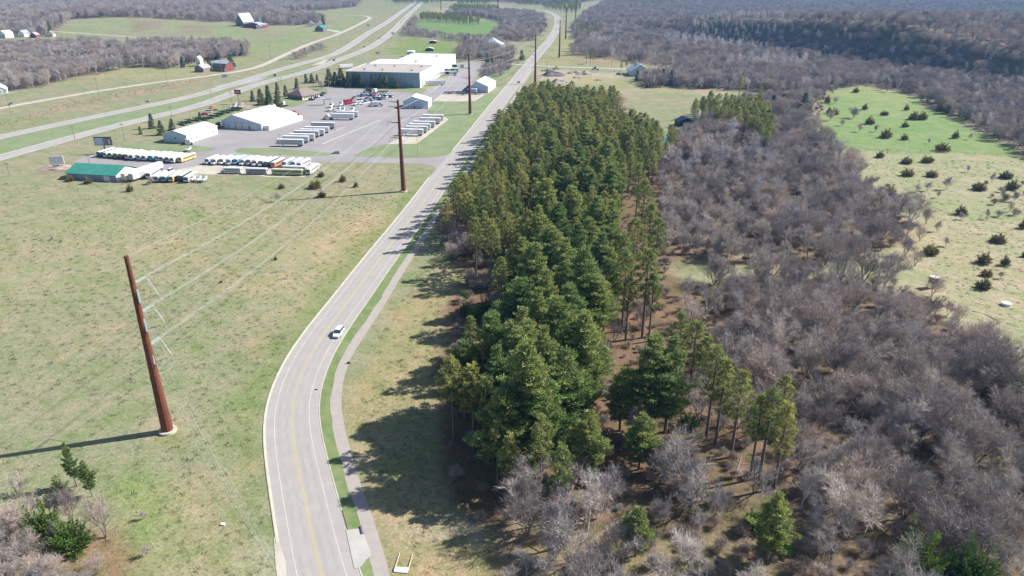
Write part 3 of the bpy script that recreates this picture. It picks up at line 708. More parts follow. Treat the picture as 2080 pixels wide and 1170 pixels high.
# ------------------------------------------------------------ white pines (tops read off the photograph)
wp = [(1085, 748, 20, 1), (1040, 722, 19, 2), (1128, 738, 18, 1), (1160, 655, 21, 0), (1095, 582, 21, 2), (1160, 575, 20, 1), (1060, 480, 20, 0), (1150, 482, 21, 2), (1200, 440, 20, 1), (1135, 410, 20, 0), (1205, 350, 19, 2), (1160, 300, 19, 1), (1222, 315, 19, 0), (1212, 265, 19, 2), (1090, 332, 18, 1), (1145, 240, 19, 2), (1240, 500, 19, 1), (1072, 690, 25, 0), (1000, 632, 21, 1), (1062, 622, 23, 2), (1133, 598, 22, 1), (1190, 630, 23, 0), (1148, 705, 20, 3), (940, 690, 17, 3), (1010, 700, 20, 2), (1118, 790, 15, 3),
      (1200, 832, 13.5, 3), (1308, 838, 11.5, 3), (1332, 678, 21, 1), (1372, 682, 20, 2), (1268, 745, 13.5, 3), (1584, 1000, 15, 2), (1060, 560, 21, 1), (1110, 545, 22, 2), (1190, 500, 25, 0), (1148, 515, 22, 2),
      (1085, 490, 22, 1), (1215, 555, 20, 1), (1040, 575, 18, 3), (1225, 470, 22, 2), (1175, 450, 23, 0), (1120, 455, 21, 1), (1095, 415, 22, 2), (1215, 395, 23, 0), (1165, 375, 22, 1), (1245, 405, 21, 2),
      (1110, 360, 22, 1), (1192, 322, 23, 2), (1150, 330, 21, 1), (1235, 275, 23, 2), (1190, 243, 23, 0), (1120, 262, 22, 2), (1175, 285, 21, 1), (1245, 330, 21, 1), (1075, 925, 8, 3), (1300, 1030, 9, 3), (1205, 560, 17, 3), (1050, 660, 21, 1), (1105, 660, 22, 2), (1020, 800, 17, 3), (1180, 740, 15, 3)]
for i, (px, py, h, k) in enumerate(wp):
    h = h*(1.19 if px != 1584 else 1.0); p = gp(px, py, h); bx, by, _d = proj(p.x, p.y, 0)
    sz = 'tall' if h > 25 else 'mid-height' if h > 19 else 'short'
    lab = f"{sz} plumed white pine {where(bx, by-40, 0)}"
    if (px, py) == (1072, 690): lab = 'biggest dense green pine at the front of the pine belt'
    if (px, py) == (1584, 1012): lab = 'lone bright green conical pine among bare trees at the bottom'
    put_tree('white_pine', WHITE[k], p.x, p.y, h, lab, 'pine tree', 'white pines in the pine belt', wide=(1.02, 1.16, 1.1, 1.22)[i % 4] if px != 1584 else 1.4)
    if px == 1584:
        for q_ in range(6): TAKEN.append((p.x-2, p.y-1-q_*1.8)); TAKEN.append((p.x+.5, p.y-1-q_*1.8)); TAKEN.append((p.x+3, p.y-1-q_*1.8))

# ------------------------------------------------------------ red pines: hand placed rims, then the plantation
rp = [(1100, 842, 17, 3), (1142, 900, 15.5, 1), (958, 735, 19, 1), (985, 760, 18, 0), (915, 720, 19, 2), (1010, 850, 15, 3), (1035, 880, 14, 1), (1292, 440, 24, 2), (1320, 500, 24, 0), (1265, 470, 22, 1), (1312, 362, 22, 2), (1325, 410, 22, 0), (1275, 505, 22, 2), (1330, 555, 18, 3), (1300, 330, 21, 1), (1388, 632, 17, 3), (1418, 648, 19, 0), (1460, 700, 20, 2), (1478, 725, 19, 1), (1512, 748, 19, 0),  # leading pair of pines added to throw shadows over the bottom verge
      (1575, 785, 19, 2), (1605, 815, 18, 1), (1552, 800, 17, 3), (925, 362, 19, 0), (945, 350, 20, 2), (965, 440, 18, 3), (985, 378, 20, 1), (1005, 455, 19, 3), (905, 400, 17, 1), (975, 690, 18, 1), (925, 705, 16, 3), (955, 640, 16, 3), (1018, 520, 19, 2), (1030, 430, 21, 0), (1050, 380, 20, 1),
      (1010, 350, 20, 2), (1340, 440, 20, 3), (1506, 153, 17, 0), (1546, 172, 16, 2), (1600, 760, 14, 3), (960, 760, 15, 3), (1440, 680, 16, 1), (1035, 505, 18, 1), (1060, 440, 20, 3), (1280, 560, 17, 3), (1235, 520, 20, 1)]
RPG = 'red pines of the plantation'
def redlab(h, bx, by): return f"{'tall' if h > 20 else 'slender' if h > 17 else 'low'} tufted red pine {where(bx, by-30, 0)}"
for px, py, h, k in rp:
    h *= 1.12; p = gp(px, py, h); bx, by, _d = proj(p.x, p.y, 0); put_tree('red_pine', RED[k], p.x, p.y, h, redlab(h, bx, by), 'pine tree', RPG)
def scatter(P, sp, clear=None, jit=.42, skip=0.0):
    x0, y0 = P.min(0); x1, y1 = P.max(0); nx, ny = int((x1-x0)/sp)+1, int((y1-y0)/sp)+1
    gx, gy = np.meshgrid(x0+(np.arange(nx)+.5)*sp, y0+(np.arange(ny)+.5)*sp); gx[1::2] += sp*.5
    x = gx.ravel()+rng.uniform(-jit, jit, nx*ny)*sp; y = gy.ravel()+rng.uniform(-jit, jit, nx*ny)*sp
    k = inside(P, x, y) & (rng.random(len(x)) >= skip)
    x, y = x[k], y[k]
    if clear and len(TAKEN):
        T = np.array(TAKEN); d = np.array([np.min((T[:, 0]-a)**2+(T[:, 1]-b)**2) for a, b in zip(x, y)]); k = d > clear**2; x, y = x[k], y[k]
    return x, y
def roadgap(x, y, w=12.5):
    rc = np.array([(p.x, p.y) for p in RC]); pc = np.array([(p.x, p.y) for p in PC]); out = []
    for a, b in zip(x, y):
        out.append(np.min((rc[:, 0]-a)**2+(rc[:, 1]-b)**2) > w*w and np.min((pc[:, 0]-a)**2+(pc[:, 1]-b)**2) > 30)
    return np.array(out, bool)
def infr(x, y, z=8, m=60):
    px, py, d = proj(x, y, z); return (px > -m) & (px < 2080+m) & (py > -m) & (py < 1170+m+120)
plant = wpoly([(1072, 172), (1130, 168), (1230, 178), (1262, 196), (1235, 212), (1325, 238), (1345, 262), (1335, 320), (1280, 330), (1250, 360), (1260, 420), (1200, 480), (1080, 505), (1020, 490), (1000, 470), (960, 430), (905, 430), (905, 380), (955, 330), (985, 270), (1015, 225), (1045, 195)], 17)
x, y = scatter(plant, 5.6, 3.6, skip=.15); k = roadgap(x, y, 13); x, y = x[k], y[k]
_, _, dp = proj(x, y, 17); order = np.argsort(dp); pine_stuff = []
nred = 0
for j in order:
    h = 18+rng.normal()*1.3; k = int(rng.integers(0, 4))
    if nred < 255:
        bx, by, _ = proj(x[j], y[j], 0); put_tree('red_pine', RED[k], x[j], y[j], h, redlab(h, bx, by), 'pine tree', RPG); nred += 1
    else: pine_stuff.append((x[j], y[j], h, k))
for poly, n_, h0 in (([(1405, 196), (1440, 186), (1500, 183), (1560, 200), (1575, 228), (1555, 262), (1530, 240), (1440, 215), (1415, 215)], 6.5, 15), ([(1290, 240), (1350, 235), (1372, 262), (1345, 300), (1290, 300)], 8.5, 15),
                     ([(1545, 235), (1572, 240), (1572, 270), (1550, 275)], 7, 13), ([(1225, 172), (1240, 165), (1262, 180), (1240, 185)], 6, 14)):
    x, y = scatter(wpoly(poly, h0), n_, 3.5)
    for a, b in zip(x, y): pine_stuff.append((a, b, h0+rng.normal(), int(rng.integers(0, 4))))
for poly, sp_ in (([(853, 26), (870, 24), (930, 30), (975, 37), (972, 42), (880, 36), (852, 34)], 9), ([(912, 14), (925, 8), (1012, 10), (1015, 18), (960, 20), (915, 20)], 10), ([(1100, 4), (1150, 2), (1180, 4), (1180, 14), (1165, 20), (1105, 12)], 12),
                  ([(1255, 0), (1370, -2), (1370, 8), (1260, 6)], 14), ([(1165, 62), (1180, 45), (1225, 48), (1230, 56), (1190, 70)], 11), ([(1170, 112), (1240, 118), (1270, 130), (1310, 138), (1300, 128), (1200, 108)], 12), ([(1960, 6), (2080, 4), (2080, 16), (1990, 14)], 14),
                  ([(1745, 28), (1790, 30), (1780, 38), (1750, 36)], 12), ([(1960, 40), (1990, 42), (1975, 48)], 12), ([(20, 116), (110, 108), (190, 104), (180, 112), (60, 124), (10, 128)], 13), ([(565, 6), (640, 10), (650, 16), (570, 12)], 16), ([(1055, 0), (1100, 2), (1095, 6), (1050, 6)], 14),
                  ([(790, -6), (860, -6), (900, 2), (800, 3)], 14), ([(925, -2), (1000, -2), (990, 4), (930, 4)], 14)):
    x, y = scatter(wpoly(poly, 9), sp_, None)
    for a, b in zip(x, y): pine_stuff.append((a, b, 11+rng.normal()*1.5, int(rng.integers(0, 4))))

# ------------------------------------------------------------ spruces and pines round the yards
SP = [(310, 261, 9.5, 1, 'slim grey-green spruce on the grass left of the dark round pine'), (329, 274, 9, 0, 'dark rounded pine behind the small white gabled hall'), (351, 265, 7.5, 0, 'bushy pine just right of the dark round pine'), (286, 273, 5, 1, 'small young spruce beside the billboard lot grass'),
      (407, 244, 5.5, 1, 'small spruce in the row of dark flatbeds'), (514, 205, 8, 1, 'faded spruce behind the red sign mound'), (531, 213, 12, 0, 'dark spruce nearest the big white hall roof peak'), (549, 221, 13, 0, 'full dark spruce at the corner of the big white hall'),
      (566, 217, 12, 0, 'dark spruce beside the parked white tractor'), (546, 205, 12, 1, 'tall spruce behind the pair of full dark spruces'), (564, 190, 9, 1, 'spruce between the hall and the brown roofed office'), (581, 196, 9, 1, 'thin brownish spruce left of the office'),
      (604, 182, 9.5, 1, 'spruce with a rusty top behind the office'), (622, 168, 8, 1, 'small conical spruce left of its darker neighbour near the highway'), (634, 169, 8.5, 0, 'dark spruce by the highway fence'), (645, 167, 7, 1, 'sparse spruce by the highway fence'),
      (670, 175, 15, 0, 'first and tallest spruce in the row before the warehouse'), (682, 174, 12, 0, 'second spruce of the warehouse row'), (694, 174, 15, 0, 'pointed spruce third in the warehouse row'), (709, 177, 13, 0, 'wide spruce at the warehouse left corner'), (722, 176, 12.5, 0, 'spruce touching the wide corner spruce'), (733, 178, 12, 0, 'spruce left of the bare patch of warehouse wall'),
      (758, 178, 11.5, 0, 'round spruce right of the bare patch of warehouse wall'), (775, 179, 13, 0, 'pointed spruce before the middle of the warehouse wall'), (784, 179, 11, 0, 'spruce leaning on the pointed middle spruce'), (799, 179, 9, 1, 'small spruce second from the right of the warehouse row'), (807, 180, 8, 1, 'smallest spruce at the right end of the warehouse row'),
      (1294, 165, 10, 1, 'dark narrow spruce before the pale blue barn'), (1312, 163, 8, 1, 'small spruce right of the barn door'), (1321, 164, 7, 1, 'thin spruce at the barn corner'), (1335, 165, 8, 1, 'slim spruce between barn and round pine'), (1347, 165, 11, 1, 'tall slim spruce touching the big round pine'),
      (1363, 172, 13, 0, 'big round dark pine in the grass by the blue barn'), (1567, 233, 14, 1, 'slim blue spruce in the wood near the pine clump'), (1631, 232, 15, 0, 'dark spruce standing over bare trees west of the meadow'), (1640, 236, 11, 0, 'shorter pine beside the dark spruce west of the meadow'), (1588, 224, 12, 1, 'small rounded pine right of the slim blue spruce'),
      (1556, 272, 15, 0, 'dark pine over the pale poplars'), (226, 113, 13, 1, 'dark spruce over the left woodland edge'), (175, 112, 14, 1, 'dark spruce in the middle of the left woodland'), (145, 112, 12, 1, 'narrow spruce left in the left woodland'), (372, 137, 11, 1, 'spruce left of the farmhouse'), (440, 120, 13, 1, 'slim spruce behind the red barn'), (426, 135, 10, 1, 'spruce between farmhouse and red barn'), (470, 136, 14, 0, 'full spruce at the right end of the red barn'),
      (420, 117, 13, 0, 'round dark evergreen behind the farmhouse'), (492, 112, 13, 0, 'brownish round evergreen right of the red barn'), (657, 50, 16, 1, 'tall dark spruce by the far white farm buildings'), (103, 68, 16, 1, 'dark spruce at the end of the farm lane'), (1060, 122, 11, 0, 'spruce beside the grey garage'), (990, 128, 10, 1, 'dark spruce by the gravel road culvert'), (1000, 128, 8, 1, 'second dark spruce by the gravel road culvert')]
for px, py, h, k, lab in SP: tree_at('spruce_tree', SPRUCE[k], px, py, h, lab, 'spruce tree', 'spruces and yard evergreens', wide=1.45 if k == 0 else 1.25)
props(tree_at('round_shrub', SPRUCE[0], 1314, 178, 4, 'low round dark shrub on the grass below the blue barn', 'shrub', None, wide=1.6))

# ------------------------------------------------------------ junipers in the pastures
JN = [(1738, 188, 5, 0, 'dark juniper at the far end of the bright meadow'), (1680, 209, 7, 1, 'big brown juniper on the wood edge left of the meadow'), (1684, 231, 5.5, 1, 'left one of the juniper pair on the meadow rim'), (1695, 233, 5.5, 0, 'right one of the juniper pair on the meadow rim'), (1756, 223, 5.5, 1, 'small upright juniper behind the pale bare tree'),
      (1766, 252, 6, 0, 'rusty juniper beside thin bare trees in the meadow'), (1796, 234, 3.5, 2, 'low flat juniper in the middle of the meadow'), (1799, 280, 6.5, 0, 'largest lone juniper of the meadow'), (1837, 284, 4.2, 0, 'small dark juniper right of the largest one'), (1838, 258, 4.2, 0, 'rounded juniper below the pair of rusty junipers'), (1841, 224, 5, 1, 'star-shaped juniper near the far meadow'),
      (1855, 243, 6.5, 0, 'left of two touching junipers in the meadow'), (1873, 243, 6.5, 0, 'rusty right one of two touching junipers in the meadow'), (1940, 281, 5.5, 1, 'lopsided spiky juniper alone in the meadow'), (1914, 307, 5.2, 2, 'wide dark juniper on the meadow fence line'), (1925, 231, 9, 1, 'big dark juniper where the wood bulges into the meadow'), (1913, 226, 8, 0, 'juniper behind the big one where the wood bulges'),
      (1727, 314, 4.5, 1, 'juniper at the corner of wood and fence'), (1787, 320, 4.2, 0, 'rusty juniper just inside the pale pasture'), (1841, 332, 3.8, 2, 'dark green juniper under the fence line'), (1883, 330, 4, 2, 'spreading brown juniper under the fence line'), (1843, 357, 4, 2, 'dark juniper second down from the fence'), (1892, 359, 3.6, 2, 'grey-green juniper right of the dark second one'), (1807, 396, 5, 0, 'large golden-brown juniper at the pasture wood edge'),
      (1988, 386, 4, 2, 'flat-topped juniper in the open pasture'), (2054, 385, 5.5, 0, 'big juniper by the sapling cluster at the east edge'), (2043, 362, 4, 2, 'low juniper behind the sapling cluster'), (1952, 436, 4.5, 0, 'rusty juniper with a twiggy bush at its foot'), (2078, 464, 4.5, 1, 'juniper cut by the right border of the pasture'), (2027, 492, 3.6, 2, 'sparse grey juniper above the juniper pair'), (1889, 516, 3.8, 2, 'juniper beside the wood in the pale pasture'),
      (1997, 535, 4.6, 0, 'left rounded juniper of the near pair'), (2041, 539, 4.2, 1, 'right pointed juniper of the near pair'), (2084, 522, 3, 0, 'small juniper right of the near pair'), (1997, 586, 4.4, 0, 'nearest lone juniper above the stock tank'), (1620, 545, 4.5, 2, 'yellow-green juniper in the wood clearing'), (1630, 548, 4, 0, 'second juniper of the wood clearing'), (1889, 624, 3.5, 2, 'low juniper below the deer stand'), (1970, 706, 5.5, 1, 'dark juniper under a tall bare tree'),
      (572, 383, 3.0, 0, 'round juniper alone below the parked coaches'), (652, 359, 3.6, 0, 'juniper at the corner of the pale gravel lot'), (641, 382, 4.2, 2, 'wide golden juniper in the west field'), (654, 400, 3.8, 0, 'juniper touched by the shadow of the steel pole'), (697, 369, 4.4, 1, 'upright juniper below the side road'), (723, 380, 3.6, 1, 'small upright juniper nearest the steel pole'),
      (144, 368, 3.8, 0, 'bushy juniper at the left end of the green roofed shed'), (179, 373, 3.8, 0, 'bushy juniper before the green roofed shed'), (265, 389, 4.2, 1, 'leaning juniper below the old trailers'), (560, 528, 1.7, 1, 'little juniper alone in the middle field'), (449, 574, 1.0, 0, 'tiny juniper tuft in the middle field'), (2003, 560, 2.5, 2, 'low juniper bush between the near pair and lone one')]
for px, py, h, k, lab in JN: tree_at('juniper', JUN[k], px, py, h, lab, 'juniper', 'junipers scattered in the fields')
CD = [(2075, 830, 11, 0, 'great dark cedar on the east edge of the wood', 1.25), (2050, 800, 8, 0, 'lower half of the dark cedars on the east edge', 1.2), (2120, 900, 11, 0, 'dark cedar cut by the east border', 1.2), (1895, 1058, 13, 0, 'left bright green cedar of the twins at the bottom edge', .86), (2000, 1080, 12.5, 0, 'right bright green cedar of the twins at the bottom edge', .86),
      (95, 1095, 9.2, 0, 'bright green cedar in the lower left corner', .95), (150, 1118, 7.6, 0, 'dark cedar right of the bright lower left one', 1.15), (128, 1010, 5.5, 1, 'small dark cedar behind the lower left pair', .8), (1135, 985, 4, 1, 'small green cedar under the front pines', 1), (1395, 870, 5, 1, 'small vivid green cedar right of the split crown pine', 1), (1530, 1075, 5, 1, 'small dark cedar left of the lone conical pine', 1), (1625, 615, 4, 1, 'small cedar on the sunny wood rim', 1),
      (1575, 1120, 5, 1, 'shaded cedar beneath the lone conical pine', 1.1), (945, 640, 5, 1, 'shaded young cedar left of the pine belt', .9), (965, 655, 6, 1, 'second shaded young cedar left of the pine belt', .9), (985, 640, 6, 1, 'third shaded young cedar touching the pine belt', .9), (940, 610, 4, 1, 'smallest shaded cedar near the fallen trees', .9), (1300, 1080, 5, 1, 'bright green cedar seedling between pale shrubs', .6)]
for px, py, h, k, lab, w in CD:
    t_ = 'twins' in lab; o_ = tree_at('cedar_tree', CEDAR[k], px, py, h, lab, 'cedar tree', 'cedars near the wood edges', top=t_, wide=w)
    if t_:
        for q_ in range(6): TAKEN.append((o_.location.x-1.5, o_.location.y-2-q_*1.6)); TAKEN.append((o_.location.x+1.5, o_.location.y-2-q_*1.6))

# ------------------------------------------------------------ single bare trees in the open
OB = [(1858, 540, 7, 0, 'dark forked leafless tree at the inner bend of the pasture', 1), (1838, 520, 8, 1, 'rounded leafless tree at the inner bend of the pasture', 1.1), (1925, 640, 5, 1, 'small leafless tree below the deer stand', 1.1), (1985, 700, 7, 1, 'grey leafless tree near the twin-stemmed one', 1), (1903, 470, 5, 1, 'thin sapling in the near pasture centre', .8), (1920, 500, 4, 1, 'short sapling in the near pasture centre', .8), (1790, 470, 8, 0, 'leafless tree at the wood rim above the pasture bend', 1),
      (2060, 410, 5, 1, 'sapling under the sapling cluster juniper', .7), (2035, 405, 5, 1, 'left sapling under the sapling cluster juniper', .7), (2050, 430, 5, 0, 'forked sapling in the east pasture', .7), (1965, 350, 4, 1, 'faint sapling near the fence line', .8), (1815, 562, 9.5, 0, 'vase-shaped leafless tree standing in front of the pale pasture', 1.2), (1697, 640, 12, 0, 'forked grey leafless tree left of the vase-shaped one', 1), (1893, 602, 8, 0, 'leafless tree leaning over the deer stand', .9), (1945, 655, 6, 0, 'reddish small leafless tree right of the deer stand', 1), (1968, 738, 13, 0, 'tall twin-stemmed leafless tree at the near pasture corner', 1),
      (2020, 745, 11, 0, 'leaning leafless tree at the dark east cedar', 1), (1733, 240, 8, 1, 'pale leafless tree on the bright meadow', 1.5), (1745, 268, 6, 1, 'thin leafless tree below the pale meadow tree', .8), (1778, 268, 5, 1, 'faint leafless sapling left of the largest meadow juniper', .8), (1886, 292, 3.5, 1, 'tiny leafless sapling in the lower meadow', .9), (1970, 284, 4.5, 1, 'leafless sapling right of the spiky juniper', .8),
      (1988, 272, 4, 1, 'leafless sapling behind the spiky juniper', .8), (2031, 287, 4.5, 1, 'grey leafless sapling near the meadow right rim', .9), (1871, 208, 8, 1, 'rounded leafless tree at the far meadow rim', 1.4), (1802, 187, 7, 1, 'leafless tree behind the bright meadow', 1.2), (1790, 184, 6, 1, 'smaller leafless tree behind the bright meadow', 1), (1848, 190, 7, 1, 'grey leafless thicket tree on the meadow tongue', 1.6),
      (1722, 382, 7, 0, 'leafless tree at the pasture wood corner', .8), (1763, 388, 8, 1, 'tall grey leafless tree over the golden-brown juniper', 1), (1862, 390, 4, 1, 'small round leafless bush left of three saplings', 1), (1884, 388, 5, 1, 'leafless sapling in the pasture middle', .9), (1905, 402, 4, 1, 'leaning sapling in the pasture middle', .9), (1922, 385, 7, 1, 'pale tall sapling in the pasture middle', .8),
      (1847, 438, 6, 1, 'round leafless bush in the near pasture', 1), (1880, 455, 8, 1, 'leafless tree at the pasture wood point', 1), (1868, 490, 7, 0, 'dark stemmed leafless tree at the wood point', .8), (1952, 446, 3.5, 1, 'twiggy bush at the foot of the rusty juniper', 1.2), (2032, 566, 3, 1, 'thin sapling right of the nearest juniper', 1), (2003, 445, 5, 1, 'straight sapling in the middle of the pasture', .5),
      (2014, 372, 6, 1, 'tall thin sapling left of the sapling cluster', .6), (565, 410, 5, 1, 'small leafless tree casting a long thin shadow', .8), (308, 374, 4, 1, 'round leafless bush between the old trailers and buses', 1.5), (653, 182, 9, 1, 'grey leafless tree beside the brown roofed office', 1.1), (215, 1092, 10.5, 0, 'thin leaning half-dead tree right of the lower left cedars', .7), (150, 1060, 9.5, 0, 'thin dead tree rising over the lower left cedars', .7),
      (20, 1090, 7, 0, 'forked leafless tree at the lower left border', 1), (298, 1130, 2.6, 1, 'small leafless sapling in the lower left grass', .8), (292, 1055, 2.2, 1, 'pale twiggy sapling in the lower left grass', 1), (960, 590, 3.5, 1, 'twiggy bush behind the fallen trees', 1), (902, 560, 3, 1, 'small bare sapling on the shadowed verge', 1), (928, 505, 8, 1, 'hazy leafless tree on the shadowed verge', 1.3), (940, 520, 6, 1, 'leafless thicket tree below the hazy one', 1.6)]
for px, py, h, k, lab, w in OB: tree_at('leafless_tree', OPEN[k], px, py, h, lab, 'leafless tree', 'single leafless trees in the open', wide=w)
PB = [(1040, 950, 7, 0), (1130, 1085, 8.5, 0), (1110, 1150, 6, 0), (1235, 975, 10, 0), (1215, 1010, 8, 0), (1270, 1080, 9, 0), (1190, 940, 7, 0), (1330, 915, 8, 0), (1345, 1035, 5.5, 0), (1250, 1180, 7, 0), (1165, 960, 7, 0), (1360, 930, 7, 0), (1290, 850, 7, 1), (1460, 1010, 7, 0), (60, 1170, 5.5, 0), (10, 1140, 6, 0), (110, 1190, 5, 0), (1330, 1140, 4, 0), (1420, 1060, 4.5, 0)]
PB += [(1690, 245, 9, 0), (1665, 262, 8, 0), (1700, 215, 8, 0), (1712, 262, 6, 0)]
for i, (px, py, h, k) in enumerate(PB):
    h *= 1.15 if py > 400 else .9; p = gp(px, py-20, h*.8); bx, by, _ = proj(p.x, p.y, 0)
    put_tree('pale_leafless_tree', PALE[k], p.x, p.y, h, f"{'big' if h > 7.5 else 'small'} pale grey many-stemmed leafless tree {where(bx, by-20, 0) if px > 900 else 'in the lower left corner'}", 'leafless tree', 'pale leafless trees', wide=1.05)
for px, py, h in ((1345, 290, 15), (1365, 292, 15), (1385, 296, 14), (1420, 292, 15), (1455, 285, 16), (1480, 280, 16), (1500, 290, 15), (1535, 272, 16), (1560, 300, 14), (1540, 345, 16), (1400, 320, 14), (1575, 345, 16), (1490, 235, 17), (1440, 270, 14), (1480, 245, 15)):
    p = gp(px, py, h); bx, by, _ = proj(p.x, p.y, 0)
    put_tree('pale_leafless_tree', PALE[1], p.x, p.y, h, f"white-barked leafless tree {where(px, py, 0)}", 'leafless tree', 'pale leafless trees', wide=1.15)

for px, py, h, k in ((15, 1010, 8, 4), (-20, 1060, 9, 0), (35, 1080, 7, 2), (70, 1130, 6, 4), (5, 1120, 7, 1), (110, 1150, 5, 2), (-60, 1000, 9, 3), (60, 1175, 6, 0), (150, 1165, 4.5, 4), (20, 960, 6, 5), (185, 1130, 4, 2), (90, 1060, 5, 5)):
    p = gp(px, py, h); put_tree('bare_tree', BARE[k], p.x, p.y, h, ('tall grey', 'forked grey', 'dense brownish', 'slender light grey', 'low spreading brown', 'thin dark-limbed')[k]+' leafless tree in the lower left corner tangle', 'leafless tree', 'leafless trees of the lower left corner', wide=1.15)
for px, py, h, k in ((905, 440, 8, 2), (930, 452, 9, 4), (952, 470, 9, 2), (975, 500, 8, 0), (990, 545, 7, 4), (1000, 590, 7, 2), (915, 490, 7, 4), (1010, 470, 9, 0), (960, 545, 6, 4), (1085, 930, 14, 5), (1130, 985, 14, 3), (1060, 900, 13, 5), (1165, 1010, 14, 5), (1200, 960, 13, 3), (1225, 690, 8, 2), (1250, 640, 8, 5), (1215, 760, 7, 2), (1275, 600, 8, 4), (1310, 610, 8, 2)):
    p = gp(px, py, h); bx, by, _ = proj(p.x, p.y, 0); put_tree('bare_tree', BARE[k], p.x, p.y, h, ('tall grey', 'forked grey', 'dense brownish', 'slender light grey', 'low spreading brown', 'thin dark-limbed')[k]+' leafless tree '+where(bx, by-20, 0), 'leafless tree', 'leafless trees along the pine belt rims', wide=1.1)
for px, py, h, k, lab in ((128, 898, 10.5, 2, 'sparse pointed evergreen rising over the lower left cedars'), (165, 935, 8.5, 3, 'ragged evergreen right of the pointed lower left one')):
    p = gp(px, py, h); put_tree('evergreen_tree', WHITE[k], p.x, p.y, h, lab, 'evergreen tree', None, wide=.75)

# ------------------------------------------------------------ the leafless woods
tw_pts = []; brush = []
def wood_pts(name, sp, skip=.05, hmul=1.0):
    x, y = scatter(WOODW[name], sp, 3.0 if sp < 7 else None, skip=skip)
    k = infr(x, y, 8, 160); return x[k], y[k]
nb = 0; allp = []
for nm, sp in (('near_right', 5.0), ('mid_right', 5.2)):
    x, y = wood_pts(nm, sp)
    allp += list(zip(x, y))
allp = np.array(allp); allp = allp[rng.random(len(allp)) > .25]
_, _, dp = proj(allp[:, 0], allp[:, 1], 8); order = np.argsort(dp)
# thinner under the pines and in the brown clearing
clear1 = wpoly([(1240, 560), (1330, 570), (1430, 620), (1440, 700), (1540, 850), (1560, 1010), (1400, 1080), (1300, 1200), (1100, 1250), (1060, 1010), (1300, 960), (1240, 900), (1190, 860), (1220, 760)])
for j in order:
    a, b = allp[j]; inc = inside(clear1, np.array([a]), np.array([b]))[0]
    if inc and rng.random() < .62: continue
    k = int(rng.integers(0, 6)); h = float(np.clip(rng.normal(9.8, 2.4), 5, 15)); 
    if rng.random() < .07: k = 6
    if inc: k = 5 if rng.random() < .75 else 1
    if nb < 296:
        bx, by, _ = proj(a, b, 4); pr = PALE[0] if k == 6 else BARE[k]
        kindw = ('tall grey', 'forked grey', 'dense brownish', 'slender light grey', 'low spreading brown', 'thin dark-limbed', 'pale silvery')[k]
        put_tree('bare_tree', pr, a, b, h, f"{kindw} leafless tree {where(bx, by, 0)}", 'leafless tree', 'leafless trees of the eastern wood', wide=1.1); nb += 1
    else: tw_pts.append((a, b, h, k))
for nm, sp, h0 in (('far_right', 6.6, 10.5), ('hill_right', 9.5, 11), ('left_row', 7.0, 12), ('left_mid', 8.0, 13), ('left_far', 11.5, 15), ('centre_far', 9.5, 13), ('hedge_field', 9.5, 9), ('garden_trees', 9, 11), ('lane_thicket', 5.5, 6), ('verge_thicket', 6.5, 5), ('far_hills', 22, 24)):
    x, y = scatter(WOODW[nm], sp, None, skip=.04); k = infr(x, y, 8, 120); x, y = x[k], y[k]
    if nm in ('hedge_field', 'centre_far', 'garden_trees', 'lane_thicket'):
        k = roadgap(x, y, 13); x, y = x[k], y[k]
    for a, b in zip(x, y):
        k = int(rng.integers(0, 6)); px_, py_, _ = proj(a, b, 0)
        if nm in ('hill_right', 'far_right') and 1200 < px_ < 1640 and 60 < py_ < 140 and math.sin(a/37)+math.sin(b/51) > .3: k = 7
        elif rng.random() < .06: k = 7
        tw_pts.append((a, b, h0*float(rng.uniform(.75, 1.2)), k))
# undergrowth between the trees
for nm, sp in (('near_right', 4.4), ('mid_right', 4.8), ('far_right', 8)):
    x, y = scatter(WOODW[nm], sp, None, skip=.15); k = infr(x, y, 2, 60)
    for a, b in zip(x[k], y[k]):
        if inside(clear1, np.array([a]), np.array([b]))[0] and rng.random() < .5: continue
        brush.append((a, b, float(rng.uniform(1.5, 3.6)), int(rng.integers(0, 2))))
x, y = scatter(PINE_BED, 4.6, None, skip=.3); k = infr(x, y, 2, 60) & roadgap(x, y, 12)
for a, b in zip(x[k], y[k]): brush.append((a, b, float(rng.uniform(1.2, 3.2)), int(rng.integers(0, 2))))
for poly, n_, hh in (([(0, 480), (160, 480), (160, 500), (0, 480)], 6, 1.2), ([(0, 250), (150, 205), (300, 178), (410, 162), (400, 170), (280, 192), (120, 228), (0, 258)], 4.5, .9), ([(880, 425), (960, 450), (985, 560), (900, 520)], 4, 2.4), ([(1290, 1050), (1560, 1010), (1560, 1160), (1320, 1170)], 7, 1.0), ([(440, 310+15), (700, 335), (700, 345), (440, 350)], 40, .5),
                     ([(1640, 190), (1700, 180), (1660, 240)], 6, 3), ([(1700, 315), (1760, 330), (1850, 440), (1740, 430)], 5, 2.6), ([(1960, 380), (2080, 395), (2080, 460), (2000, 440)], 7.5, 3), ([(1890, 380), (1960, 330), (2080, 350), (2080, 380)], 16, 2)):
    x, y = scatter(wpoly(poly), n_, None, skip=.3)
    for a, b in zip(x, y): brush.append((a, b, hh*float(rng.uniform(.6, 1.3)), int(rng.integers(0, 2))))

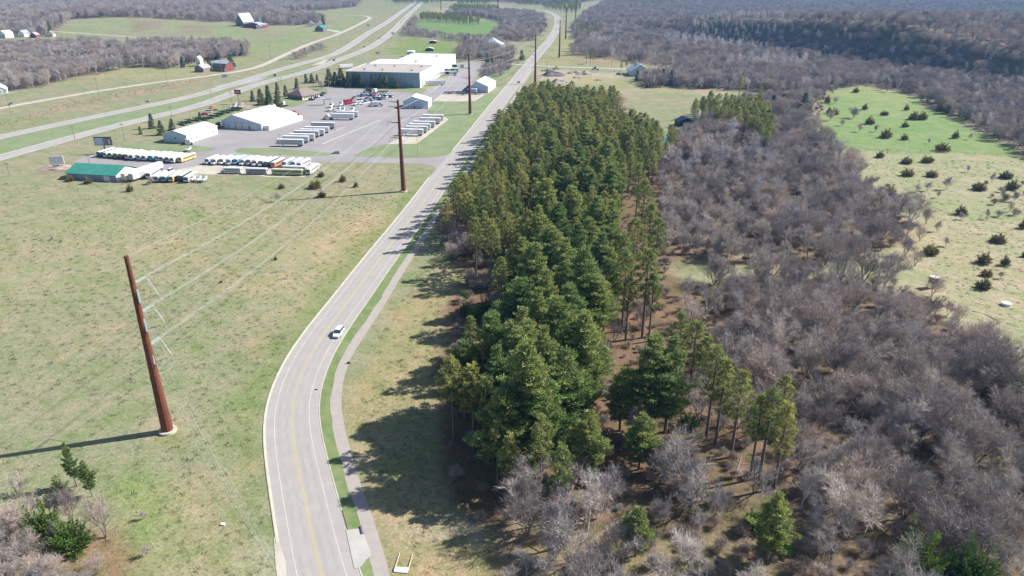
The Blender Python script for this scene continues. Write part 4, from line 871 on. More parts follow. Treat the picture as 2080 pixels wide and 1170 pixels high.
def stuff_cloud(name, pts, pairs, label, joined=True, kindprops=None):
    """one object of uncountable plants: geometry nodes instance joined tree meshes on its points"""
    protos = bpy.data.collections.new(name+'_kinds')
    for i, pr in enumerate(pairs):
        bm = bmesh.new(); bm.from_mesh(pr[0]); n1 = len(bm.faces); bm.from_mesh(pr[1])
        me = bpy.data.meshes.new(f'{name}_kind'); 
        for f in list(bm.faces)[n1:]: f.material_index = 1
        bm.to_mesh(me); bm.free(); me.materials.append(pr[0].materials[0]); me.materials.append(pr[1].materials[0])
        o = bpy.data.objects.new(f'{i:02d}_{name}_kind', me); protos.objects.link(o)
    A = np.array([(a, b, float(hz(a, b)), h, k) for a, b, h, k in pts])
    me = bpy.data.meshes.new(name); me.vertices.add(len(A)); me.vertices.foreach_set('co', np.ascontiguousarray(A[:, :3], np.float32).ravel())
    at = me.attributes.new('kind_index', 'INT', 'POINT'); at.data.foreach_set('value', A[:, 4].astype(np.int32))
    tops = np.array([top_of(p) for p in pairs]); sc = A[:, 3]/tops[A[:, 4].astype(int)]; sc3 = np.stack([sc*1.15, sc*1.15, sc], 1)
    at = me.attributes.new('size', 'FLOAT_VECTOR', 'POINT'); at.data.foreach_set('vector', sc3.astype(np.float32).ravel())
    rot = np.zeros((len(A), 3)); rot[:, 2] = rng.random(len(A))*6.28
    at = me.attributes.new('turn', 'FLOAT_VECTOR', 'POINT'); at.data.foreach_set('vector', rot.astype(np.float32).ravel())
    o = place(name, me); g = bpy.data.node_groups.new(name, 'GeometryNodeTree')
    g.interface.new_socket('Geometry', in_out='INPUT', socket_type='NodeSocketGeometry'); g.interface.new_socket('Geometry', in_out='OUTPUT', socket_type='NodeSocketGeometry')
    N = g.nodes; Lk = g.links; gi = N.new('NodeGroupInput'); go = N.new('NodeGroupOutput'); iop = N.new('GeometryNodeInstanceOnPoints')
    ci = N.new('GeometryNodeCollectionInfo'); ci.inputs['Collection'].default_value = protos; ci.inputs['Separate Children'].default_value = True; ci.inputs['Reset Children'].default_value = True
    def named(nm_, t):
        q = N.new('GeometryNodeInputNamedAttribute'); q.data_type = t; q.inputs['Name'].default_value = nm_; return q.outputs['Attribute']
    Lk.new(gi.outputs[0], iop.inputs['Points']); Lk.new(ci.outputs[0], iop.inputs['Instance']); iop.inputs['Pick Instance'].default_value = True
    Lk.new(named('kind_index', 'INT'), iop.inputs['Instance Index']); Lk.new(named('turn', 'FLOAT_VECTOR'), iop.inputs['Rotation']); Lk.new(named('size', 'FLOAT_VECTOR'), iop.inputs['Scale'])
    Lk.new(iop.outputs[0], go.inputs[0]); md = o.modifiers.new('scatter', 'NODES'); md.node_group = g
    return props(o, label, 'woodland' if 'wood' in name or 'pine' in name else 'undergrowth', None, 'stuff')
def tuft_mesh(name, tone, hgt, n=46, spread=.5):
    P = np.stack([rng.normal(size=n)*spread, rng.normal(size=n)*spread, np.zeros(n)], 1); D = rng.normal(size=(n, 3))*.45+np.array([0, 0, 1.])
    V, T, C = tris_along(P, D, hgt*rng.uniform(.5, 1.2, n), np.full(n, .11), np.array(tone)*rng.uniform(.6, 1.3, (n, 1)))
    return mesh_np(name, V, None, C, [M_twig], tris=T), mesh_np(name, V, None, C, [M_twig], tris=T)
TUFT = [tuft_mesh('tuft', (.52, .48, .33), .55, 30, .38), tuft_mesh('tuft', (.42, .45, .27), .38, 30, .40), tuft_mesh('tuft', (.40, .35, .26), .42, 26, .34), tuft_mesh('tuft', (.60, .55, .41), .5, 30, .4)]
grass = []
for poly, sp_, h_ in (([(-120, 420), (300, 400), (700, 400), (855, 395), (690, 560), (590, 660), (540, 800), (528, 960), (560, 1190), (200, 1200), (-150, 1200)], 2.3, .42), ([(-80, 372), (130, 372), (420, 376), (620, 368), (840, 345), (850, 395), (300, 400), (-120, 420)], 4.2, .45),
                      ([(900, 470), (950, 470), (900, 640), (890, 900), (1040, 1190), (800, 1190), (775, 1060), (715, 880), (705, 780), (800, 640)], 1.6, .4), ([(1720, 320), (2110, 330), (2200, 560), (2150, 740), (1950, 640), (1880, 560), (1880, 420)], 2.8, .45)):
    x, y = scatter(wpoly(poly), sp_, None, skip=.1); k = roadgap(x, y, 7.5); x, y = x[k], y[k]
    cl = np.sin(x/13+np.sin(y/21)*2)+np.sin(y/17-x/29)+rng.normal(size=len(x))*.8
    for a, b, c in zip(x, y, cl):
        if c < -.9: continue
        grass.append((a, b, h_*.72*float(rng.uniform(.5, 1.5)), (1 if c < .2 else 2 if c < .5 else 0 if c < 1.4 else 3)))

stuff_cloud('far_woods', tw_pts, BARE+PALE, 'leafless grey woods covering the far ground and hills')
stuff_cloud('far_pine_woods', pine_stuff, RED, 'distant dark green pine woods')
stuff_cloud('undergrowth', brush, BRUSH, 'brown leafless brush under and around the trees')
stuff_cloud('grass_tufts', grass, TUFT, 'dry and green grass tufts speckling the fields')
print('counts', nred, nb, len(tw_pts), len(pine_stuff), len(brush))

# left lower-corner thicket and right edge handled above; fallen timber
def log(pts, r, label, side=14, name='fallen_tree', group=None):
    P = [gp(*p[:2]) for p in pts]
    for p, q in zip(P, pts): p.z += q[2] if len(q) > 2 else r
    c = P[0].copy(); e = empty(name, (c.x, c.y, 0), 0, label, 'fallen tree', group)
    L = [p-Vector((c.x, c.y, 0)) for p in P]; mb = MB(); mb.tube(L, [r*(1-.6*i/(len(L)-1)) for i in range(len(L))], M_log, 7); mb.obj('trunk', e)
    segs = []
    for k in range(side):
        t = .3+.7*rng.random(); f = t*(len(L)-1); i = min(int(f), len(L)-2); b = L[i].lerp(L[i+1], f-i); d = (L[i+1]-L[i]).normalized()
        sd = Vector((-d.y, d.x, 0))*(1 if k % 2 else -1)*rng.uniform(.4, 1)+d*.7+Vector((0, 0, rng.uniform(.05, .5))); ln = rng.uniform(.8, 2.6)
        m_ = b+sd*ln*.5; segs.append((np.array(b), np.array(m_), .045, .03))
        for q in range(5): 
            w = m_+Vector(rng.normal(size=3)*.5*ln*.6)+sd*ln*.3; w.z = abs(w.z)*.6+.05; segs.append((np.array(m_), np.array(w), .028, .01))
    V, F, C = tubes_mesh('', segs, (.34, .28, .25), None, 3); place('branches', mesh_np('branches', V, F, C, [M_twig]), e); return e
G = 'fallen trees and broken limbs'
log([(1022, 568), (985, 572), (945, 578), (902, 586)], .22, 'long bare fallen tree pointing at the road, upper of the pair', 34, group=G)
log([(1024, 580), (990, 584), (960, 588), (948, 592)], .20, 'shorter brushy fallen tree, lower of the pair', 30, group=G)
log([(915, 508), (900, 520), (880, 534)], .12, 'thin fallen trunk on the shadowed verge', 12, group=G)
log([(1810, 1030, 2.4), (1850, 1042, 1.6), (1885, 1058, .5), (1900, 1070, .3)], .2, 'broken white limb in the leafless wood at lower right', 8, group=G)
log([(1795, 1060, 1.2), (1840, 1050, 1.2), (1862, 1040, 1.4)], .12, 'thin white branch crossing the broken white limb', 4, group=G)
log([(1395, 946), (1450, 944), (1530, 944)], .14, 'pale straight log lying in the brown clearing', 3, group=G)
log([(1488, 975), (1498, 955), (1506, 930)], .12, 'jagged grey snag leaning in the brown clearing', 8, group=G)
log([(1868, 962), (1890, 935), (1898, 925)], .2, 'short dark log in the leafless wood', 1, group=G)
log([(2040, 1060, 1), (2065, 1056, 1), (2090, 1050, 1)], .13, 'white limb at the right border', 6, group=G)
log([(1540, 375, 6), (1565, 395, 3), (1580, 412, .5)], .22, 'white-barked trunk leaning in the middle wood', 6, group=G)
log([(1720, 540), (1690, 528), (1660, 530)], .12, 'fallen grey limb at the wood clearing', 8, group=G)
log([(1975, 632), (2005, 640), (2030, 655)], .12, 'dark fallen branch below the stock tank', 3, group=G)

# ------------------------------------------------------------ buildings
def frame_of(A, B, C):
    """rectangle from three ground points: A-B the gable/front side, B-C the long side"""
    a, b, c = gp(*A), gp(*B), gp(*C); u = (b-a); w = u.length; u = u.normalized(); v = c-b; n = Vector((-u.y, u.x, 0)); d = v.dot(n)
    return a, math.atan2(u.y, u.x), w, abs(d)
def building(name, A, B, C, eave, ridge, wallm, roofm, label, cat, ridge_along='y', frac=.5, sidem=None, hip=0, over=.35, group=None, depth=None, loc=None):
    a, rz, w, d = frame_of(A, B, C); d = depth or d
    e = empty(name, (a.x, a.y, a.z), rz, label, cat, group); sidem = sidem or wallm; H = eave; rx = w*frac
    if ridge_along == 'y':
        wl = MB(); wl.add([(0, 0, 0), (w, 0, 0), (w, 0, H), (rx, 0, ridge if not hip else H), (0, 0, H)], [(0, 1, 2, 3, 4)], wallm)
        wl.add([(0, d, 0), (w, d, 0), (w, d, H), (rx, d, ridge if not hip else H), (0, d, H)], [(4, 3, 2, 1, 0)], wallm)
        wl.add([(w, 0, 0), (w, d, 0), (w, d, H), (w, 0, H)], [(0, 1, 2, 3)], sidem); wl.add([(0, d, 0), (0, 0, 0), (0, 0, H), (0, d, H)], [(0, 1, 2, 3)], sidem)
        wl.obj('wall', e); o = over; s1 = (ridge-H)/rx; s2 = (ridge-H)/(w-rx); t = .18
        P = [(-o, -o, H-o*s1), (w+o, -o, H-o*s2), (w+o, d+o, H-o*s2), (-o, d+o, H-o*s1), (rx, -o+hip, ridge), (rx, d+o-hip, ridge)]
        P2 = [(x, y, z+t) for x, y, z in P]; n = 6
        fs = [(6, 10, 11, 9), (10, 7, 8, 11)]+([(6, 7, 10), (8, 9, 11)] if hip else [(6, 7, 10)][:0])+[(0, 3, 5, 4), (1, 4, 5, 2), (0, 6, 9, 3), (1, 2, 8, 7)]
        if hip: fs += [(0, 1, 7, 6), (2, 3, 9, 8)]
        else: fs += [(0, 4, 10, 6), (4, 1, 7, 10), (3, 9, 11, 5), (5, 11, 8, 2)]
        MB().add(P+P2, fs, roofm).obj('roof', e)
    return e, w, d
def panel(e, name, x0, x1, z0, z1, m, side='front', w=0, d=0, t=.06, sub=None):
    mb = MB()
    if side == 'front': mb.box(x0, x1, -t, .0-.002, z0, z1, m)
    elif side == 'right': mb.box(w+.002, w+t, x0, x1, z0, z1, m)
    elif side == 'left': mb.box(-t, -.002, x0, x1, z0, z1, m)
    elif side == 'back': mb.box(x0, x1, d+.002, d+t, z0, z1, m)
    return mb.obj(name, e)
M_seam = mat('panel_seam', (.62, .66, .70), (.55, .6, .64), 1, .6)
def bigdoor(e, x0, x1, z1, m, side='front', w=0, d=0):
    f = panel(e, 'door', x0, x1, .02, z1, m, side, w, d, .08)
    mb = MB(); t = .13
    for k in range(1, 4):
        z = z1*k/4
        if side == 'front': mb.box(x0+.1, x1-.1, -t, -.09, z-.05, z+.05, M_dgrey)
        else: mb.box(w+.09, w+t, x0+.1, x1-.1, z-.05, z+.05, M_dgrey)
    if side == 'front':
        mb.box(x0-.15, x0, -t, -.002, 0, z1+.15, M_dgrey); mb.box(x1, x1+.15, -t, -.002, 0, z1+.15, M_dgrey); mb.box(x0, x1, -t, -.002, z1, z1+.15, M_dgrey)
    mb.obj('frame', f); return f

e, w, d = building('metal_hall', (333, 288), (381, 291.5), (437, 271.5), 4.8, 7.0, M_lblue, M_wroof, 'smaller white metal hall with a plain blue-shaded gable and tiny windows', 'building', sidem=M_white)  # gable shade painted as pale blue; the hall itself is white
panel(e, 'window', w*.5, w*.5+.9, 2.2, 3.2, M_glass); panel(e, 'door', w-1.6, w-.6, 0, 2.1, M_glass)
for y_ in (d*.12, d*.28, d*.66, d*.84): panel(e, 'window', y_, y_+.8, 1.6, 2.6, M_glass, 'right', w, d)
e, w, d = building('metal_hall', (451, 259), (532.5, 265.5), (589, 242), 4.1, 8.6, M_lblue, M_wroof, 'large white metal hall with a row of four overhead doors in its gable', 'building', frac=.32, sidem=M_white)  # front gable of the white hall coloured as if in shade
for k in range(3): bigdoor(e, w*.20+k*w*.165, w*.20+k*w*.165+w*.145, 3.6, M_white)
bigdoor(e, w*.72, w*.92, 3.2, M_white); panel(e, 'window', w*.05, w*.08, 1.7, 2.7, M_glass); panel(e, 'door', w*.695, w*.715, 0, 2.2, M_dark)
MB().cyl((w*.62, d*.45, 8.2), (0, 0, 1), .45, 1.6, M_alu).obj('vent', e)
MB().box(w+.01, w+4, d*.05, d*1.0, 0, 2.7, M_white).box(w+.01, w+4.2, d*.05-.2, d*1.0+.2, 2.71, 2.9, M_wroof).obj('lean_to', e)
e, w, d = building('office_house', (585, 199.5), (614.7, 203.9), (642.5, 197), 3.4, 7.2, M_brick, M_brown, 'cream walled office with a brown hipped roof among spruces', 'house', sidem=M_cream, hip=5, over=.8)
for k in range(7): panel(e, 'window', d*(.10+.125*k), d*(.10+.125*k)+1.1, 1.0, 2.2, M_glass, 'right', w, d)
for k in range(5): panel(e, 'window', w*(.15+.16*k), w*(.15+.16*k)+1.2, .9, 2.4, M_glass)
panel(e, 'door', d*.5, d*.5+1, 0, 2.1, M_dark, 'right', w, d)
# warehouse: three joined volumes
a = gp(705, 175); b = gp(853.8, 178.8); c = gp(926, 134); u = (b-a).normalized(); v = Vector((-u.y, u.x, 0)); WL = (b-a).length; WD = abs((c-b).dot(v)); sk = (c-b).dot(u)
e = empty('warehouse', (a.x, a.y, 0), math.atan2(u.y, u.x), 'huge warehouse with grey-blue front, white flank and flat tan and white roofs', 'warehouse')
def sh_(x, y): return x+sk*y/WD
def vol(nm, x0, x1, y0, y1, h, mf, mr):
    q = [(sh_(x0, y0), y0), (sh_(x1, y0), y0), (sh_(x1, y1), y1), (sh_(x0, y1), y1)]; mb = MB()
    V = [(x, y, 0) for x, y in q]+[(x, y, h) for x, y in q]
    mb.add(V, [(0, 1, 5, 4)], mf); mb.add(V, [(1, 2, 6, 5), (2, 3, 7, 6), (3, 0, 4, 7)], mr); return mb.obj(nm, e)
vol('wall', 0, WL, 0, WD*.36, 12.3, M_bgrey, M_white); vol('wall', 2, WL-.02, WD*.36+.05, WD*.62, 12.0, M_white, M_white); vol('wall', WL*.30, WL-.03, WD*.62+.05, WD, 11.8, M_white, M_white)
def roofp(x0, x1, y0, y1, h, m, par=.4):
    q = [(sh_(x0, y0), y0), (sh_(x1, y0), y0), (sh_(x1, y1), y1), (sh_(x0, y1), y1)]; mb = MB()
    V = [(x, y, h) for x, y in q]+[(x, y, h+.25) for x, y in q]; mb.add(V, [(4, 5, 6, 7), (0, 1, 5, 4), (1, 2, 6, 5), (2, 3, 7, 6), (3, 0, 4, 7), (3, 2, 1, 0)], m)
    for k in range(4):
        p = Vector((*q[k], h+.3)); r = Vector((*q[(k+1) % 4], h+.3)); mb.tube([p, r], .22, M_white, 4)
    return mb.obj('roof', e)
roofp(-.3, WL+.3, -.3, WD*.36, 12.31, M_tanroof); roofp(2, WL+.2, WD*.36+.1, WD*.62, 12.01, M_wroof); roofp(WL*.30, WL+.2, WD*.62+.1, WD+.3, 11.81, M_wroof)
for x_, y_ in ((.2, .08), (.45, .08), (.85, .08), (.22, .26), (.5, .26), (.88, .26), (.65, .5), (.8, .8)):
    MB().box(sh_(WL*x_, WD*y_)-1, sh_(WL*x_, WD*y_)+1, WD*y_-1, WD*y_+1, 12.5, 13.7, M_alu).obj('roof_vent', e, bevel=.1)
mb = MB()
for k in range(1, 30): mb.box(WL*k/30-.05, WL*k/30+.05, -.05, -.002, .2, 12.1, M_dgrey if k % 6 == 0 else M_lblue)
mb.obj('wall_seams', e)
ang = math.atan2(WD, sk) ; 
def side_q(nm, t0, t1, z0, z1, m, off=.08):
    P = [(sh_(WL, WD*t), WD*t) for t in (t0, t1)]; n = Vector((WD, -sk, 0)).normalized()*off
    V = [(x, y, z) for x, y in P for z in (z0, z1)]+[(x+n.x, y+n.y, z) for x, y in P for z in (z0, z1)]
    MB().add(V, [(4, 6, 7, 5), (0, 4, 5, 1), (6, 2, 3, 7), (5, 7, 3, 1), (0, 2, 6, 4)], m).obj(nm, e)
for t0, z1 in ((.05, 4.4), (.12, 4.4), (.30, 3.6), (.345, 3.6), (.40, 3.6), (.46, 4), (.52, 4), (.58, 4), (.66, 4), (.72, 4), (.8, 4), (.87, 4)): side_q('dock_door', t0, t0+.022, .2 if z1 > 4.2 else 1.2, z1, M_dgrey)
for k in range(1, 22): side_q('wall_rib', k/22-.0012, k/22+.0012, .3, 11.7, M_seam, .05)
MB().box(WL-12.5, WL-8, -3.2, -.5, 0, 2.2, M_green).obj('dumpster', e)
e, w, d = building('gabled_shed', (819.6, 220), (870, 220.6), (875.5, 208), 5.2, 8.4, M_lblue, M_wroof, 'white gabled shed with twin framed doors standing at the lot corner', 'shed', frac=.38, sidem=M_white, depth=15)  # white shed, shade of its front painted into the wall colour
for x0 in (.20, .47): bigdoor(e, w*x0, w*(x0+.2), 4.1, M_lblue)
panel(e, 'door', w*.43, w*.465, 0, 2.1, M_dgrey)
e, w, d = building('metal_shed', (956.5, 187.4), (991.5, 188.4), (1005, 176.8), 5.0, 9.0, M_lblue, M_wroof, 'white metal shed beside the county road, blue in its own shade', 'shed', frac=.35, sidem=M_white)  # blue front is painted shade on white metal
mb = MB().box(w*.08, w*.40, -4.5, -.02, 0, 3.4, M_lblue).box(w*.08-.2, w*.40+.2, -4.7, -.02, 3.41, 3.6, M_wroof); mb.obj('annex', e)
e, w, d = building('long_shed', (137.7, 364), (237.7, 369.6), (264.6, 352), 3.2, 5.6, M_bgrey, M_green, 'long grey shed with a green roof and white end wall', 'shed')
# turn its ridge along the front: rebuilt as parts with the ridge along x
for ch in list(e.children): bpy.data.objects.remove(ch)
H = 3.1; RZ = 6.0; d = min(d, 17)
wl = MB(); wl.box(0, w, 0, .2, 0, H, M_bgrey); wl.box(0, w, d-.2, d, 0, H, M_bgrey)
for x0 in (0, w): wl.add([(x0, .2, 0), (x0, d-.2, 0), (x0, d-.2, H), (x0, d/2, RZ-.1), (x0, .2, H)], [(0, 1, 2, 3, 4)], M_white)
wl.obj('wall', e)
MB().add([(-.5, -.6, H-.15), (w+.5, -.6, H-.15), (w+.5, d/2, RZ), (-.5, d/2, RZ), (-.5, d+.6, H-.15), (w+.5, d+.6, H-.15), (-.5, -.6, H+.05), (w+.5, -.6, H+.05), (w+.5, d/2, RZ+.2), (-.5, d/2, RZ+.2), (-.5, d+.6, H+.05), (w+.5, d+.6, H+.05)],
    [(6, 7, 8, 9), (9, 8, 11, 10), (0, 3, 2, 1), (3, 4, 5, 2), (0, 1, 7, 6), (4, 10, 11, 5), (1, 2, 8, 7), (2, 5, 11, 8), (0, 6, 9, 3), (3, 9, 10, 4)], M_green).obj('roof', e)
mb = MB()
for k in range(1, 24): mb.box(w*k/24-.04, w*k/24+.04, -.04, -.002, .1, 3.0, M_dgrey)
mb.obj('wall_seams', e); panel(e, 'door', w*.75, w*.75+3, 0, 2.5, M_white)
e, w, d = building('pole_barn', (1281, 155), (1320, 155), (1326, 148), 5.0, 10.5, M_bluroof, M_bluroof, 'pale blue pole barn beyond the aggregate yard', 'barn', depth=24)
bigdoor(e, w*.25, w*.5, 4, M_lblue)
e, w, d = building('red_barn', (432.5, 144), (458.8, 145.8), (470, 142), 4.6, 8.6, M_red, M_bluroof, 'red barn with a blue-grey roof by the gravel frontage road', 'barn', depth=11)
for ch in list(e.children):
    if ch.name.startswith('roof'): bpy.data.objects.remove(ch)
for ch in list(e.children): bpy.data.objects.remove(ch)
wl = MB(); prof = [(0, 0), (0, 4.2), (1.8, 7.2), (6, 9.4), (10.2, 7.2), (12, 4.2), (12, 0)]
wl.add([(0, y, z) for y, z in prof], [(6, 5, 4, 3, 2, 1, 0)], M_red); wl.add([(w, y, z) for y, z in prof], [(0, 1, 2, 3, 4, 5, 6)], M_red); wl.box(0, w, 0, .15, 0, 4.2, M_red); wl.box(0, w, 11.85, 12, 0, 4.2, M_red); wl.obj('wall', e)
rf = MB(); q = [(-.4, 4.0), (1.7, 7.35), (6, 9.6), (10.3, 7.35), (12.4, 4.0)]
for (y0, z0), (y1, z1), m in zip(q, q[1:], (M_dgrey, M_bluroof, M_bluroof, M_dgrey)): rf.add([(-.4, y0, z0), (w+.4, y0, z0), (w+.4, y1, z1), (-.4, y1, z1), (-.4, y0, z0+.15), (w+.4, y0, z0+.15), (w+.4, y1, z1+.15), (-.4, y1, z1+.15)], [(4, 5, 6, 7), (3, 2, 1, 0), (0, 1, 5, 4), (2, 3, 7, 6), (1, 2, 6, 5), (3, 0, 4, 7)], m)
rf.obj('roof', e)
for k in range(4): panel(e, 'window', w*(.15+.2*k), w*(.15+.2*k)+.9, 1.2, 2.4, M_white)
panel(e, 'door', w*.9, w*.9+2, 0, 3, M_white)
SMALL = [('farmhouse', (396, 146), (414, 147), (424, 142), 3.6, 6.8, M_brown, M_greyroof, 'low brown farmhouse with a grey roof left of the red barn', 'house', None, 12), ('farmhouse', (399, 135), (408, 135), (412, 132), 6.5, 10, M_white, M_white, 'tall white farmhouse behind the brown one', 'house', None, 8),
    ('farm_barn', (480, 53), (495, 54), (512, 52), 7, 20, M_dgrey, M_wroof, 'far farm barn with a tall white arched roof', 'barn', None, 30), ('machine_shed', (494, 56), (534, 58), (540, 54), 5, 8, M_red, M_bluroof, 'long red machine shed beside the far white arched barn', 'shed', None, 18),
    ('machine_shed', (640, 64), (657, 64.5), (662, 61), 5, 9, M_dgrey, M_green, 'dark green shed at the end of the far gravel drive', 'shed', None, 16), ('farmhouse', (626, 54), (638, 54), (642, 52), 5, 9, M_white, M_bluroof, 'far white house with a pale blue roof, left one', 'house', None, 14), ('farmhouse', (644, 53), (655, 53), (658, 51), 4, 8, M_white, M_greyroof, 'far white house with a grey roof, right one', 'house', None, 14),
    ('machine_shed', (521, 59), (532, 59), (535, 57), 5, 7, M_white, M_wroof, 'small white shed by the far meadow', 'shed', None, 12), ('farmhouse', (0, 77), (12, 78), (18, 74), 6, 10, M_white, M_wroof, 'white house at the far left border', 'house', None, 12), ('farmhouse', (38, 75), (50, 75.5), (54, 73), 5, 9, M_white, M_greyroof, 'white house under grey trees on the far left', 'house', None, 12),
    ('farmhouse', (62, 77), (74, 77), (78, 75), 4, 7, M_red, M_greyroof, 'low reddish house on the far left', 'house', None, 12), ('farmhouse', (96, 75), (108, 75), (112, 72), 4, 8, M_cream, M_brown, 'cream house at the farm lane end', 'house', None, 10), ('greenhouse', (-12, 192), (16, 190), (22, 181), 3, 6, M_white, M_wroof, 'rounded white greenhouse cut by the left border', 'greenhouse', None, 22),
    ('country_house', (978, 97), (1015, 98), (1026, 90), 4, 12, M_brown, M_bluroof, 'country house with a wide pale hipped roof among bare trees', 'house', 10, 22), ('garage', (1013, 117), (1030, 117.5), (1034, 112), 4, 6.5, M_dgrey, M_greyroof, 'grey garage near the gravel crossroads', 'garage', None, 12), ('loafing_shed', (872, 88.5), (886, 88.5), (888, 86), 3, 4, M_dark, M_wroof, 'open animal shelter in the paddock, farther one', 'shed', None, 6),
    ('loafing_shed', (864, 104), (880, 104), (882, 101), 3, 4.2, M_dark, M_wroof, 'open animal shelter in the paddock, nearer one', 'shed', None, 6), ('storage_container', (827, 116), (841, 116), (843, 113), 6, 6.3, M_bluroof, M_wroof, 'boxy white storage shed behind the warehouse', 'shed', None, 12),
    ('cottage', (1379, 257), (1410, 256), (1415, 249), 3.2, 5.2, M_dark, mat('navy_tarp_roof', (.03, .05, .14), (.05, .09, .22), .6, .6), 'cottage with a navy blue roof hidden among the pines', 'house', None, 8), ('farmhouse', (1356, 296), (1366, 296), (1372, 290), 2.6, 4, M_cream, M_cream, 'tiny cream hut beside the teal court', 'hut', None, 4)]
for nm, A, B, C, ev, rd, wm, rm, lab, cat, hp, dp_ in SMALL:
    e, w, d = building(nm, A, B, C, ev, rd, wm, rm, lab, cat, hip=hp or 0, depth=dp_)
    for k in range(3): panel(e, 'window', w*(.15+.28*k), w*(.15+.28*k)+min(1.2, w*.12), ev*.35, ev*.65, M_glass)

# ------------------------------------------------------------ vehicles
PAINT = {}
def paint(n):
    c = dict(white=(.78, .79, .80), silver=(.45, .47, .50), grey=(.20, .21, .23), black=(.02, .02, .025), blue=(.05, .12, .32), navy=(.02, .03, .10), red=(.48, .02, .04), maroon=(.16, .02, .05), yellow=(.74, .56, .20), orange=(.62, .26, .12), teal=(.16, .40, .46), green=(.12, .30, .08), lime=(.38, .45, .20), cream=(.70, .66, .55), skyblue=(.42, .56, .68), darkgreen=(.05, .09, .05), brown=(.16, .09, .06))[n]
    return mat('paint_'+n, c, tuple(v*.9 for v in c), 1.0, .35, spec=.5)
def wheels(e, xs, ys, r, wd=.28, tractor=False):
    for x in xs:
        for y in ys:
            t = MB().cyl((x, y, r), (0, 1, 0), r, wd, M_rubber, 14).obj('wheel', e)
            MB().cyl((x, y+(wd/2+.01)*(1 if y > 0 else -1), r), (0, 1, 0), r*.55, .04, M_rim, 10).obj('rim', t)
def loft(secs, m, name, e, smooth=False):
    """secs: list of rings (same count)"""
    mb = MB(); n = len(secs[0]); V = [p for s in secs for p in s]; fs = []
    for i in range(len(secs)-1):
        for j in range(n): fs.append((i*n+j, i*n+(j+1) % n, (i+1)*n+(j+1) % n, (i+1)*n+j))
    fs.append(tuple(range(n))[::-1]); fs.append(tuple((len(secs)-1)*n+j for j in range(n))); mb.add(V, fs, m); return mb.obj(name, e, smooth=smooth)
PARK = Vector((0, -400, 0)); PROT = {}
def car_proto(color, kind='sedan'):
    key = ('car', color, kind)
    if key in PROT: return PROT[key]
    e = empty('car', PARK, 0); L = dict(sedan=4.7, suv=4.8, pickup=5.7, van=5.4)[kind]; Wd = .92 if kind != 'van' else 1.0; bh = dict(sedan=.86, suv=1.0, pickup=1.05, van=1.1)[kind]; top = dict(sedan=1.42, suv=1.72, pickup=1.82, van=2.1)[kind]
    x0, x1 = -L/2, L/2; m = paint(color)
    def ring(x, z0, z1, w, r=.10): return [(x, -w, z0), (x, w, z0), (x, w+.0, z0+(z1-z0)*.55), (x, w-r*.4, z1-r*.3), (x, w-r*1.6, z1), (x, -w+r*1.6, z1), (x, -w+r*.4, z1-r*.3), (x, -w, z0+(z1-z0)*.55)]
    loft([ring(x0, .42, bh-.16, Wd*.86), ring(x0+.12, .28, bh-.02, Wd*.96), ring(x0+.9, .22, bh+.02, Wd), ring(0, .22, bh+.02, Wd), ring(x1-1.1, .22, bh-.02, Wd), ring(x1-.35, .26, bh-.16, Wd*.93), ring(x1, .40, bh-.34, Wd*.78)], m, 'body', e, False)
    if kind == 'pickup': c0, c1, t0, t1 = -.6, 1.55, -.35, .85
    elif kind == 'sedan': c0, c1, t0, t1 = x0+.55, x1-1.25, x0+1.25, x1-2.05
    else: c0, c1, t0, t1 = x0+.12, x1-1.15, x0+.45, x1-1.9
    g = MB(); wb, wt = Wd-.07, Wd-.24
    g.add([(c0, -wb, bh), (c1, -wb, bh), (c1, wb, bh), (c0, wb, bh), (t0, -wt, top-.05), (t1, -wt, top-.05), (t1, wt, top-.05), (t0, wt, top-.05)], [(0, 1, 5, 4), (1, 2, 6, 5), (2, 3, 7, 6), (3, 0, 4, 7)], M_glass); g.obj('windows', e)
    MB().box(t0-.05, t1+.05, -wt-.02, wt+.02, top-.06, top, m).obj('roof', e, bevel=.025)
    if kind == 'pickup': MB().box(x0+.25, -.75, -Wd+.14, Wd-.14, bh+.021, bh+.03, M_dark).obj('cargo_bed', e)
    wheels(e, (x0+.95, x1-.95), (-Wd+.10, Wd-.10), .34, .24)
    for s in (-1, 1):
        MB().box(x1-.16, x1-.02, s*Wd*.62-.17, s*Wd*.62+.17, bh-.44, bh-.32, M_alu).obj('headlight', e)
        MB().box(x0-.01, x0+.08, s*Wd*.68-.14, s*Wd*.68+.14, bh-.42, bh-.24, paint('red')).obj('tail_light', e)
        MB().box(c1-.35, c1-.15, s*(Wd+.02)-.09, s*(Wd+.02)+.09, bh+.02, bh+.16, m).obj('mirror', e, bevel=.02)
    PROT[key] = e; e['_fresh'] = 1; return e
